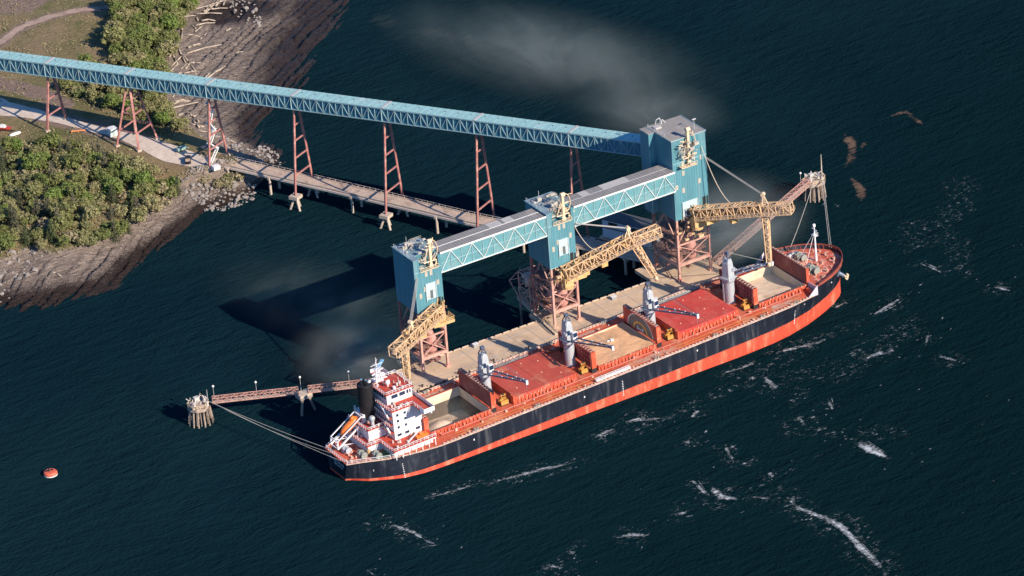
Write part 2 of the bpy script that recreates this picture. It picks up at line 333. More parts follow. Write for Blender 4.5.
for _ in range(330):
    cx, cy = R_.choice([(95, -75), (120, -60), (60, -95), (150, -10), (165, 30), (30, -70), (110, -110), (190, 10)]); x = cx+R_.gauss(0, 26); y = cy+R_.gauss(0, 18)
    if R_.random() < .78: q_ = R_.choice(R_.choice(FOAM)[0]); x = q_[0]+R_.gauss(0, 5); y = q_[1]+R_.gauss(0, 4)
    if y > -20 and x < 128: continue
    L_ = R_.uniform(1, 6)*R_.random()+.8; a_ = math.radians(R_.gauss(18, 14)); FLECK.append(([(x, y), (x+L_*.5*math.cos(a_), y+L_*.5*math.sin(a_)), (x+L_*math.cos(a_), y+L_*math.sin(a_)+R_.uniform(-.4, .4))], R_.uniform(.12, .34)))
FOAM2 = []
for p_, w_ in FOAM:
    FOAM2.append((p_, w_*.27+.3)); FOAM2.append(([(q[0]+R_.uniform(-2, 2), q[1]+R_.uniform(-2, 2)) for q in p_], .22)); FOAM2.append(([(q[0]+R_.uniform(-1, 1), q[1]+R_.uniform(-1, 1)) for q in p_], w_*.95+1.2))
for p_, w_ in (([(70, -34), (100, -42), (140, -28)], 4.5), ([(160, 10), (185, 20), (210, 40)], 4.5), ([(165, -20), (175, 0), (180, 15)], 3.5), ([(20, -36), (60, -31), (100, -25), (125, -20)], 2.6), ([(60, -62), (75, -76), (90, -88)], 3.)): FOAM2.append((p_, w_))
slick('sea_foam', FOAM2+FLECK, slick_mat('white foam', (.66, .70, .69, 1), .48, .68, 1.4, .40, ang=-32, sx=.5, lacy=.7), .012, 'white streaks of foam drifting on the dark water', 1.0, 1)
slick('dust_film', [(SLICK[0][0], 4.5), (SLICK[1][0], 3.5)], slick_mat('dust film', (.16, .16, .14, 1), .36, .72, .10, .03, .8, .30), .020, 'pale dust film on the water behind the long conveyor', 2.0, 2)
slick('brown_froth', [(p_, w_*.42) for p_, w_ in FROTH], slick_mat('brown froth', (.34, .21, .13, 1), .53, .70, .75, .16, .8, .5, -60, .4), .028, 'brown froth drifting beyond the right mooring dolphin', 1.3, 3)

# ---------------------------------------------------------------- terrain
m, N, K, b = nodes('shore ground')
at = N.new('ShaderNodeAttribute'); at.attribute_name = 'zone'; sp = N.new('ShaderNodeSeparateColor'); K.new(at.outputs['Color'], sp.inputs[0])
beach, dirt, up = sp.outputs[0], sp.outputs[1], sp.outputs[2]
vec = N_map(N, K); vb = N_map(N, K, (.12, 1.0, 1), -math.atan2(SD.y, SD.x))
f1 = N_noise(N, K, vec, .08, 6, .65); f2 = N_noise(N, K, vec, .6, 5, .7); f3 = N_noise(N, K, vb, 1.5, 9, .78, .5); f4 = N_noise(N, K, vec, .03, 4, .6)
f5 = N_noise(N, K, vec, 1.6, 4, .7)
grass = N_mix(N, K, N_range(N, K, f1, .40, .62), (.21, .195, .075, 1), (.43, .31, .17, 1))
grass = N_mix(N, K, N_range(N, K, f2, .42, .68, 0, .7), grass, (.13, .145, .045, 1))
grass = N_mix(N, K, N_range(N, K, f4, .5, .62, 0, .75), grass, (.37, .26, .15, 1))
grass = N_mix(N, K, N_range(N, K, f5, .55, .75, 0, .5), grass, (.42, .34, .21, 1))
rock = N_mix(N, K, N_range(N, K, N_math(N, K, 'SUBTRACT', f3, N_math(N, K, 'MULTIPLY', beach, .12)), .33, .55), (.045, .034, .031, 1), (.43, .34, .27, 1))
rock = N_mix(N, K, N_range(N, K, f5, .5, .72, 0, .8), rock, (.46, .39, .33, 1))
bn = N_math(N, K, 'ADD', beach, N_math(N, K, 'MULTIPLY', N_math(N, K, 'SUBTRACT', f3, .5), 1.0))
wet = N_range(N, K, N_math(N, K, 'ADD', N_math(N, K, 'ADD', bn, N_math(N, K, 'MULTIPLY', N_math(N, K, 'SUBTRACT', f2, .5), .35)), N_math(N, K, 'MULTIPLY', N_math(N, K, 'SUBTRACT', f1, .5), .35)), .55, .72)
kelp = N_mix(N, K, N_range(N, K, f3, .35, .62), (.008, .007, .006, 1), (.065, .040, .030, 1))
kelp = N_mix(N, K, N_range(N, K, f2, .58, .72, 0, .5), kelp, (.16, .11, .075, 1))
rock = N_mix(N, K, wet, rock, kelp)
dirtc = N_mix(N, K, N_range(N, K, f2, .35, .7), (.26, .18, .14, 1), (.42, .31, .24, 1))
g2 = N_mix(N, K, N_range(N, K, N_math(N, K, 'ADD', dirt, N_math(N, K, 'MULTIPLY', N_math(N, K, 'SUBTRACT', f2, .5), .6)), .35, .7), grass, dirtc)
fin = N_mix(N, K, N_range(N, K, N_math(N, K, 'ADD', up, N_math(N, K, 'MULTIPLY', N_math(N, K, 'SUBTRACT', f2, .5), .8)), .25, .75), rock, g2)
K.new(fin, b.inputs['Base Color']); b.inputs['Roughness'].default_value = .9; b.inputs['Specular IOR Level'].default_value = .25
K.new(N_range(N, K, wet, 0, 1, .92, .45), b.inputs['Roughness'])
bp = N.new('ShaderNodeBump'); bp.inputs['Strength'].default_value = 1; bp.inputs['Distance'].default_value = 1.5
K.new(N_math(N, K, 'ADD', f3, N_math(N, K, 'MULTIPLY', f5, .35)), bp.inputs['Height']); K.new(bp.outputs[0], b.inputs['Normal'])
GM = m
def grid(x0, x1, y0, y1, st, near):
    nx = int((x1-x0)/st); ny = int((y1-y0)/st); V = []; A = []; idx = {}; F = []
    pool = Vector((75., 330.))
    for j in range(ny+1):
        for i in range(nx+1):
            x = x0+i*st; y = y0+j*st
            z, be, upf = land(x, y)
            d = 0.
            if upf > 0:
                for T, wd in ((TRACK, 3.2), (TRACK2, 7.), (TRACK3, 4.5)):
                    q = dseg(T, x, y, False); d = max(d, min(1, max(0, 1.5-q/wd)))
                d = max(d, min(1, max(0, 1.5-dseg(ROAD, x, y, False)/5.)))
            pl = math.exp(-(((x-79)/17)**2+((y-322)/9)**2)); V.append((x, y, z-.8*pl*(1-upf))); A.append((min(1, be+.9*pl) if upf == 0 else be, d, upf, 1))
    for j in range(ny):
        for i in range(nx):
            a = j*(nx+1)+i
            if max(V[a][2], V[a+1][2], V[a+nx+2][2], V[a+nx+1][2]) > -2.5: F.append((a, a+1, a+nx+2, a+nx+1))
    return V, F, A
V, F, A = grid(-125, 138, 138, 430, .78, 1)
o = obj_mesh('ground', V, F, GM, {'zone': A}); tag(o, 'grassy headland with dark rock ledges down to the water', None, None, 'structure')

def drape(name, poly_lines, m, lift, kind='structure', label=None, jag=.5):
    V = []; F = []
    for pts, wd in poly_lines:
        P = [Vector(p) for p in pts]; Q = []
        for a, c in zip(P[:-1], P[1:]):
            k = max(1, int((c-a).length/1.5))
            for i in range(k): Q.append(a.lerp(c, i/k))
        Q.append(P[-1]); base = len(V); n = len(Q); M = 5
        for i, q in enumerate(Q):
            t = (Q[min(i+2, n-1)]-Q[max(i-2, 0)]).normalized(); nn = Vector((-t.y, t.x)); w_ = wd(i/(n-1)) if callable(wd) else wd
            for k in range(-M, M+1):
                e = w_/2*k/M
                if abs(k) == M: e += jag*noise.noise(Vector((q.x*.3, q.y*.3, k)))
                p = q+nn*e; V.append((p.x, p.y, ground_z(p.x, p.y)+lift))
        for i in range(n-1):
            for k in range(2*M): a = base+i*(2*M+1)+k; F.append((a, a+2*M+1, a+2*M+2, a+1))
    o = obj_mesh(name, V, F, m); tag(o, label, None, None, kind); return o
road_m = mat('pale gravel', (.62, .52, .42), .9, .18, .5, (.46, .37, .29), .45, .12, bump=.05, bscale=3)
drape('gravel_road', [(ROAD, lambda t: 15-10.2*min(1, t*3.0)+(5.5*max(0, min(1, (t-.58)*5))-3.0*max(0, (t-.88)*8)))], road_m, .12, label='pale gravel road running beneath the conveyor to the trestle')
track_m = mat('dirt track', (.40, .29, .22), .95, .2, .5, (.28, .19, .145), .5, .15)
drape('dirt_track', [(TRACK, 3.4)], track_m, .10, label='dirt track curving across the upper field', jag=1.2)
# ---------------------------------------------------------------- trees and shrubs
def leaf_mat(name, c1, c2, c3):
    m, N, K, b = nodes(name)
    oi = N.new('ShaderNodeObjectInfo'); at = N.new('ShaderNodeAttribute'); at.attribute_name = 'tint'
    sp = N.new('ShaderNodeSeparateColor'); K.new(at.outputs['Color'], sp.inputs[0])
    c = N_mix(N, K, sp.outputs[0], c1, c2); c = N_mix(N, K, N_range(N, K, oi.outputs['Random'], .35, 1, 0, .85), c, c3)
    c = N_mix(N, K, N_range(N, K, oi.outputs['Random'], .30, 0, 0, .75), c, (c2[0]*.68, c2[1]*.98, c2[2]*.6, 1))
    tc = N.new('ShaderNodeTexCoord'); nn = N_noise(N, K, tc.outputs['Object'], 1.1, 3, .6); c = N_mix(N, K, N_range(N, K, nn, .4, .7, 0, .5), c, (c1[0], c1[1], c1[2], 1))
    K.new(c, b.inputs['Base Color']); b.inputs['Roughness'].default_value = .75; b.inputs['Specular IOR Level'].default_value = .2
    return m
LM = {'alder': leaf_mat('alder leaves', (.080, .105, .028, 1), (.250, .265, .090, 1), (.370, .320, .165, 1)),
      'shrub': leaf_mat('shrub leaves', (.110, .130, .045, 1), (.310, .290, .140, 1), (.390, .310, .200, 1)),
      'spruce': leaf_mat('spruce needles', (.050, .066, .034, 1), (.115, .120, .065, 1), (.210, .185, .125, 1))}
BARK = mat('grey bark', (.16, .13, .10), .9, .3, 1.5)
def crown_mesh(name, kind, seed):
    R = random.Random(seed); V = []; F = []; A = []
    def leaf(p, nrm, s, tint):
        nrm = (nrm+Vector((R.uniform(-1, 1), R.uniform(-1, 1), R.uniform(-.6, 1)))*.8).normalized()
        a = nrm.orthogonal().normalized(); q = Matrix.Rotation(R.uniform(0, 6.28), 3, nrm); a = q @ a; c = nrm.cross(a)
        n = len(V); V.extend([tuple(p-a*s-c*s*.55), tuple(p+a*s*.2-c*s*.8), tuple(p+a*s+c*s*.3), tuple(p-a*s*.1+c*s*.85)]); F.append((n, n+1, n+2, n+3))
        A.extend([(tint, 0, 0, 1)]*4)
    if kind == 'spruce':
        H = 8.5; tiers = 15
        for t in range(tiers):
            z = 1.0+(H-1.2)*t/(tiers-1); rr = 2.5*(1-t/(tiers))**.85+.15; nb = max(4, int(9*(1-t/tiers)+3))
            for k in range(nb):
                an = R.uniform(0, 6.28); L = rr*R.uniform(.7, 1.15)
                for j in range(7):
                    f = (j+.6)/7; p = Vector((math.cos(an)*L*f, math.sin(an)*L*f, z-.25*L*f+R.uniform(-.12, .12)))
                    p += Vector((R.uniform(-.2, .2), R.uniform(-.2, .2), 0)); leaf(p, Vector((0, 0, 1)), R.uniform(.22, .36)*(1.1-.4*f), R.random()*.6+.4*f)
    else:
        hz, rad, nl, nq = ((5.4, 3.1, 34, 52) if kind == 'alder' else (2.0, 2.6, 18, 52))
        for l in range(nl):
            an = R.uniform(0, 6.28); d = rad*math.sqrt(R.random())*.8
            c = Vector((math.cos(an)*d, math.sin(an)*d, (hz*.55+hz*.5*R.random())*(1-.3*(d/rad)**2))); lr = R.uniform(.4, 1.1)*(1.1 if kind == 'alder' else .8)
            tl = R.random()
            for k in range(nq):
                v = Vector((R.gauss(0, 1), R.gauss(0, 1), R.gauss(0, 1)+.25)).normalized(); q = lr*R.uniform(.5, 1.45)
                p = c+Vector((v.x*q, v.y*q, v.z*q*.85))
                if p.z < .1: p.z = .1+R.random()*.3
                leaf(p, v, R.uniform(.16, .34), min(1, max(0, .5*tl+.5*R.random())))
    me = bpy.data.meshes.new(name); me.from_pydata(V, [], F); me.materials.append(LM[kind])
    a = me.color_attributes.new('tint', 'FLOAT_COLOR', 'POINT'); a.data.foreach_set('color', [c for v in A for c in v]); me.update(); return me
def trunk_mesh(kind, seed):
    R = random.Random(seed); b = MB(); H = {'alder': 4.6, 'shrub': 1.5, 'spruce': 8.2}[kind]
    b.tube((0, 0, -.5), (0.1, 0, H*.55), .17 if kind != 'shrub' else .09, .10, 6); b.tube((.1, 0, H*.55), (0, .1, H), .10, .03, 5)
    if kind != 'spruce':
        for k in range(6):
            an = R.uniform(0, 6.28); z = H*R.uniform(.3, .7); b.tube((0, 0, z), (math.cos(an)*H*.35, math.sin(an)*H*.35, z+H*.35), .07, .025, 5)
    me = bpy.data.meshes.new('trunk'); me.from_pydata(b.v, [], b.f); me.materials.append(BARK); return me
VAR = {k: [(crown_mesh('crown', k, s*7+3), trunk_mesh(k, s)) for s in range(n)] for k, n in (('alder', 5), ('shrub', 4), ('spruce', 3))}
KN = {'alder': ('alder_tree', 'tree', 'trunk'), 'shrub': ('shrub', 'shrub', 'stem'), 'spruce': ('spruce_tree', 'tree', 'trunk')}
def plant(kind, x, y, sc, label, group):
    cm, tm = rnd.choice(VAR[kind]); nm, cat, tn = KN[kind]; z = ground_z(x, y)-.1
    o = bpy.data.objects.new(nm, None); COL.objects.link(o); o.location = (x, y, z); o.rotation_euler = (0, 0, rnd.uniform(0, 6.28))
    o.scale = (sc*rnd.uniform(.85, 1.15), sc*rnd.uniform(.85, 1.15), sc); tag(o, label, cat, group)
    for n_, me in (('crown', cm), (tn, tm)):
        c = bpy.data.objects.new(n_, me); COL.objects.link(c); c.parent = o
def scatter(poly, dist, n, seed):
    R = random.Random(seed); xs = [p[0] for p in poly]; ys = [p[1] for p in poly]; out = []
    for _ in range(n*60):
        x = R.uniform(min(xs), max(xs)); y = R.uniform(min(ys), max(ys))
        if not inpoly(poly, x, y): continue
        if dseg(ROAD, x, y, False) < 5 or dseg(TRACK, x, y, False) < 2.5: continue
        if all((x-a)**2+(y-c)**2 > dist*dist for a, c in out): out.append((x, y))
        if len(out) >= n: break
    return out
for x, y in scatter(T1, 3.4, 120, 1):
    plant('alder', x, y, rnd.uniform(.6, 1.0)+.5*rnd.random()**2, 'leafy olive alder in the thicket, on the side facing the open field' if dseg(VEG, x, y) > 22 else ('leafy olive alder in the thicket, beside the driftwood of the upper beach' if dseg(VEG, x, y) < 9 else 'leafy olive alder in the middle of the upper thicket'), 'alders of the upper thicket')
for x, y in scatter(T1B, 3.0, 105, 2):
    plant('shrub' if rnd.random() < .5 else 'alder', x, y, rnd.uniform(.65, 1.05), 'bushy tree under the long conveyor between the first and second pylons' if x < -6 else 'bush under the long conveyor at the edge of the upper beach', 'bushes beneath the long conveyor')
pts = scatter(T2, 2.9, 215, 3)
for i, (x, y) in enumerate(pts):
    k = 'spruce' if rnd.random() < .13 else ('alder' if rnd.random() < .55 else 'shrub')
    lab = {'spruce': 'pointed grey green spruce in the lower left wood', 'alder': 'rounded green alder in the lower left wood', 'shrub': 'pale olive shrub in the lower left wood'}[k]
    lab += ', close to the rock ledges' if dseg(VEG, x, y) < 9 else (', towards the gravel road' if dseg(ROAD, x, y, False) < 26 else (', at its left end' if x < -48 else ', in its middle'))
    plant(k, x, y, (rnd.uniform(.45, 1.0)+.45*rnd.random()**3) if k != 'shrub' else rnd.uniform(.6, 1.5), lab, {'spruce': 'spruces of the lower left wood', 'alder': 'alders of the lower left wood', 'shrub': 'shrubs of the lower left wood'}[k])
for x, y in scatter(T3, 2.6, 14, 4):
    plant('shrub', x, y, rnd.uniform(.8, 1.2), 'olive shrub on the bank above the rip rap beside the trestle', 'shrubs beside the trestle')
# low undergrowth: grass tufts and brambles over the planted areas, one uncountable mass
V = []; F = []; A = []; R = random.Random(5)
def tuft(x, y, s, hh):
    z = ground_z(x, y)
    for k in range(5):
        p = Vector((x+R.gauss(0, s), y+R.gauss(0, s), z+R.uniform(.05, hh))); nr = Vector((R.uniform(-1, 1), R.uniform(-1, 1), 1.2)).normalized()
        a = nr.orthogonal().normalized(); c = nr.cross(a); q = R.uniform(.12, .3); n = len(V)
        V.extend([tuple(p-a*q-c*q), tuple(p+a*q-c*q*.6), tuple(p+a*q*.8+c*q), tuple(p-a*q*.7+c*q)]); F.append((n, n+1, n+2, n+3)); t = R.random(); A.extend([(t, 0, 0, 1)]*4)
for poly, cnt in ((T1, 1500), (T1B, 1800), (T2, 4200), (T3, 300)):
    xs = [p[0] for p in poly]; ys = [p[1] for p in poly]; k = 0
    while k < cnt:
        x = R.uniform(min(xs)-6, max(xs)+6); y = R.uniform(min(ys)-6, max(ys)+6)
        if inpoly(VEG, x, y) and dseg(ROAD, x, y, False) > 3.4 and (inpoly(poly, x, y) or dseg(poly, x, y) < 4):
            tuft(x, y, .5, .9)
        k += 1
fx = [-60, 40]; k = 0
for k in range(5200):
    x = R.uniform(-95, 70); y = R.uniform(225, 400)
    if inpoly(VEG, x, y) and dseg(ROAD, x, y, False) > 4 and dseg(TRACK, x, y, False) > 2.5 and fbm(x, y, .07) > -.05: tuft(x, y, .6, .35)
o = obj_mesh('undergrowth', V, F, LM['shrub'], {'tint': A}, smooth=False); tag(o, 'rough grass and brambles between the trees', None, None, 'stuff')

# ---------------------------------------------------------------- boulders and driftwood
def rock_mesh(seed):
    R = random.Random(seed); import bmesh
    bm = bmesh.new(); bmesh.ops.create_icosphere(bm, subdivisions=(1 if seed % 3 else 2), radius=1)
    for v in bm.verts:
        q = 1+.75*noise.noise(v.co*1.3+Vector((seed*3.1, 0, 0)))+.12*noise.noise(v.co*3+Vector((seed, 5, 0))); v.co = Vector((v.co.x*q*1.15, v.co.y*q*.9, v.co.z*q*.7))
    me = bpy.data.meshes.new('boulder'); bm.to_mesh(me); bm.free(); me.materials.append(ROCK); return me
ROCK = mat('grey boulder', (.30, .27, .24), .85, .3, .9, (.17, .14, .12), .5, .8, bump=.08, bscale=2)
RM = [rock_mesh(s) for s in range(6)]
def boulders(poly, n, smin, smax, seed, label, group):
    R = random.Random(seed); xs = [p[0] for p in poly]; ys = [p[1] for p in poly]; k = 0; t = 0; done = []
    while k < n and t < n*80:
        t += 1; x = R.uniform(min(xs), max(xs)); y = R.uniform(min(ys), max(ys))
        if not inpoly(poly, x, y): continue
        s = smin+(smax-smin)*R.random()**2.2
        if any((x-a)**2+(y-c)**2 < (.75*(s+q))**2 for a, c, q in done): continue
        done.append((x, y, s)); z = max(ground_z(x, y), -.2)
        o = bpy.data.objects.new('boulder', R.choice(RM)); COL.objects.link(o); o.location = (x, y, z+s*.15); o.scale = (s, s, s*R.uniform(.8, 1.1))
        o.rotation_euler = (R.uniform(-.4, .4), R.uniform(-.4, .4), R.uniform(0, 6.28)); tag(o, label, 'boulder', group); k += 1
boulders(RIP1, 190, .35, 1.35, 1, 'grey boulder in the rip rap bank beside the trestle', 'boulders of the rip rap bank')
boulders(RIP2, 50, .35, 1.1, 2, 'boulder on the point behind the trestle', 'boulders on the point')
boulders(RIP3, 40, .4, 1.3, 3, 'boulder at the top of the upper beach', 'boulders at the top of the upper beach')
boulders(RIP4, 40, .4, 1.1, 4, 'pale stone on the bank at the left edge', 'stones on the left bank')
boulders(RIP5, 22, .4, 1.2, 5, 'boulder below the conveyor on the upper beach', 'boulders below the conveyor')
LOG = mat('bleached driftwood', (.47, .39, .30), .85, .25, 1.2, (.30, .23, .17), .4, .5)
RL = random.Random(3); up_ = [p for p in VEG[17:26]]
for _ in range(46):
    k = RL.randrange(len(up_)-1); t_ = RL.random(); p0 = up_[k]; p1 = up_[k+1]; x = p0[0]+(p1[0]-p0[0])*t_+RL.uniform(1.5, 7); y = p0[1]+(p1[1]-p0[1])*t_+RL.uniform(-5, 2); an = RL.gauss(.9, .8); L_ = RL.uniform(2, 8)
    q = (x+L_*math.cos(an), y+L_*math.sin(an))
    if not inpoly(VEG, x, y) and not inpoly(VEG, *q) and inpoly(SHORE, *q): LOGS.append(((x, y), q))
for i, (a, c) in enumerate(LOGS):
    r = rnd.uniform(.2, .36); b_ = MB(); A_ = Vector((a[0], a[1], ground_z(*a)+r*.9)); C_ = Vector((c[0], c[1], ground_z(*c)+r*.9)); M_ = (A_+C_)/2; M_.z = max(M_.z, ground_z(M_.x, M_.y)+r*.6)
    b_.tube(A_, M_, r, r*.85, 7); b_.tube(M_, C_, r*.85, r*.6, 7)
    if rnd.random() < .5: b_.tube(M_, M_+Vector((rnd.uniform(-1, 1), rnd.uniform(-1, 1), .6)), r*.35, r*.15, 5)
    o = b_.build('driftwood_log', LOG, None, loc=tuple(M_), smooth=True)
    if i == 20: tag(o, 'single bleached log lying on the lower rock ledge', 'log')
    else: tag(o, 'bleached driftwood log stranded at the top of the upper beach', 'log', 'driftwood of the upper beach')
# ---------------------------------------------------------------- terminal materials
TEAL = mat('teal cladding', (.092, .262, .305), .5, .14, .3, (.165, .31, .335), .45, .22, bump=.03, bscale=1.5, stretch=(2.5, 2.5, .25))
TEALP = mat('pale teal steel', (.33, .50, .52), .5, .15, .6, (.40, .33, .25), .3, .4)
TROOF = mat('teal roof sheet', (.33, .56, .53), .5, .10, .4, (.44, .60, .56), .35, .12)
GROOF = mat('grey roof sheet', (.26, .25, .235), .8, .14, .5, (.34, .32, .29), .5, .10)
GROOF2 = mat('light roof patch', (.47, .45, .42), .8, .1, .6)
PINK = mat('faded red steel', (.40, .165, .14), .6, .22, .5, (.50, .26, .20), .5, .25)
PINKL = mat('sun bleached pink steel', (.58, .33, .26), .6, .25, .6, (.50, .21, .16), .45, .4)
YEL = mat('cream yellow steel', (.74, .505, .285), .55, .30, .8, (.42, .24, .14), .42, .8)
YELB = mat('yellow steel', (.62, .42, .19), .55, .25, .7, (.45, .27, .12), .4, .6)
GRABY = mat('orange yellow grab', (.55, .27, .05), .5, .3, .8, (.3, .15, .06), .4, .8)
CREAM = mat('cream steel', (.80, .62, .40), .5, .15, .6, (.55, .38, .22), .3, .6)
CONC = mat('concrete deck', (.62, .455, .30), .9, .13, .25, (.44, .315, .21), .5, .07, bump=.02, bscale=2)
CONCL = mat('pale concrete', (.52, .43, .34), .9, .15, .5, (.36, .28, .22), .4, .3)
PILE = mat('timber pile', (.34, .27, .21), .9, .3, .6, (.12, .09, .07), .5, .4)
DARK = mat('dark rubber and ship shadow', (.022, .021, .021), .8, .3, .8)
WHITE = mat('white paint', (.80, .80, .77), .5, .08, .5, (.55, .50, .44), .25, .4)
ROPE = mat('mooring rope', (.50, .46, .38), .8, .1, 1)
WIRE = mat('steel wire', (.30, .29, .27), .5, .1, 1)
STEEL = mat('galvanised steel', (.33, .34, .34), .5, .2, .8, (.2, .16, .13), .3, .5)
WIND = mat('window patch', (.45, .42, .34), .6, .1, 1)
LAMPW = mat('lamp globe', (.8, .78, .7), .4, .05, 1)

# ---------------------------------------------------------------- loading dock
dock = thing('loading_dock', 'long narrow concrete loading dock on piles beside the red decked ship', 'dock', (0, 26, 7))
b = MB()
b.box(-21.5, 100.5, 18.6, 33.8, 5.8, 7.0)
b.box(78, 100.2, 33.8, 43.5, 5.8, 6.997); b.box(-14, -2, 33.8, 39.6, 5.8, 6.997); b.box(35, 47, 33.8, 39.6, 5.8, 6.997)
b.build('deck_slab', CONC, dock)
b = MB()
for y in (18.9, 33.5):
    x = -21.2
    while x < 100:
        L_ = 2.4
        if not (y > 30 and (-14.5 < x < -3 or 34 < x < 46.5 or x > 76)): b.box(x, x+L_, y-.15, y+.15, 7.06, 7.36); b.box(x+.3, x+.6, y-.13, y+.13, 7, 7.06); b.box(x+1.8, x+2.1, y-.13, y+.13, 7, 7.06)
        x += 3.05
b.build('kerb', CONCL, dock)
b = MB()
for i in range(21):
    x = -20+6*i
    for y in (20, 26, 32.6): b = MB(); b.tube((x, y, -4), (x, y, 5.1), .42, .42, 8); b.build('pile', PILE, dock)
    b = MB(); b.box(x-.5, x+.5, 19, 33.4, 5.1, 5.8); b.build('pile_cap', CONCL, dock)
for x, y in [(-13, 38.8), (-3, 38.8), (36, 38.8), (46, 38.8), (80, 42.5), (89, 42.5), (99, 42.5), (99, 37), (80, 37), (89, 37)]: b = MB(); b.tube((x, y, -4), (x, y, 5.8), .5, .5, 8); b.build('pile', PILE, dock)
for i in range(26):
    x = -19+4.7*i; b = MB()
    b.bar((x, 18.2, 0.3), (x, 18.2, 7.5), .42, .42); b.bar((x, 17.7, .8), (x, 17.7, 6.7), .3, .9); b.build('fender', DARK if i % 3 else PILE, dock)
for i, x in enumerate(range(-17, 100, 13)):
    b = MB(); b.lathe((x+.5, 19.9, 7), [(.32, 0), (.25, .12), (.22, .5), (.38, .62), (.38, .75), (.1, .82)], 8); b.build('bollard', DARK, dock)
b = MB()
for x in (5, 22, 29, 55, 66): b.bar((x, 19.4, 7.03), (x, 32.8, 7.03), .1, .04)
b.bar((-19, 22.2, 7.03), (98, 22.2, 7.03), .22, .05); b.bar((-19, 30.2, 7.03), (98, 30.2, 7.03), .22, .05)
b.build('rail_track', STEEL, dock)
for x, y, h, nm, dsc in [(10, 31.5, 1.2, 'supply_crate', 'small grey supply crate on the dock between the left and middle towers'), (61.5, 30.8, 1.0, 'supply_crate', 'small grey supply crate on the dock between the middle and right towers'), (71, 21.2, .9, 'supply_crate', 'tan supply crate at the dock edge beside the ship left of the right tower')]:
    b = MB(); b.box(x-.9, x+.9, y-.6, y+.6, 7.1, 7+h); b.box(x-.8, x-.5, y-.62, y+.62, 7, 7.1); b.box(x+.5, x+.8, y-.62, y+.62, 7, 7.1)
    r_ = b.build(nm, STEEL if 'grey' in dsc else CONCL, None, loc=(x, y, 7)); tag(r_, dsc, 'crate')
    b = MB(); b.box(x-.95, x+.95, y-.65, y+.65, 7+h, 7.06+h); b.build('lid', WHITE, r_)

b = MB(); b.box(-21, 100, 17.15, 18.55, 5.9, 6.85)  # added dark strip that stands for the ship's shadow on the dock edge
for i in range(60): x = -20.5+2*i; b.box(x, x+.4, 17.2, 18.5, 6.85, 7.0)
b.build('ship_shadow_strip', DARK, dock)
# ---------------------------------------------------------------- transfer towers
def clad_ribs(b, x0, x1, y, z0, z1, sp=.75):
    x = x0+sp/2
    while x < x1: b.box(x-.05, x+.05, y-.045, y, z0, z1); x += sp
def clutter(b, R, x0, x1, y0, y1, z0, z1, n, w=(.12, .3)):
    for _ in range(n):
        k = R.random(); p = Vector((R.uniform(x0, x1), R.uniform(y0, y1), R.uniform(z0, z1))); t = R.uniform(*w)
        if k < .4:
            d = R.choice([Vector((1, 0, 0)), Vector((0, 1, 0)), Vector((0, 0, 1)), Vector((1, 0, 1)), Vector((0, 1, -1)), Vector((1, 1, .3))]); q = p+d*R.uniform(1.0, 3.6)
            q = Vector((min(max(q.x, x0), x1), min(max(q.y, y0), y1), min(max(q.z, z0), z1)))
            if (q-p).length > .4: b.bar(p, q, t)
        elif k < .7: s = R.uniform(.3, .9); b.box(p.x-s, p.x+s, p.y-s*.6, p.y+s*.6, p.z, p.z+s*R.uniform(.5, 1.5))
        else:
            q = Vector((R.uniform(x0, x1), p.y, p.z)) if R.random() < .5 else Vector((p.x, R.uniform(y0, y1), p.z))
            if (q-p).length > .4: b.rail([p, q], .9, 1.2, .06)
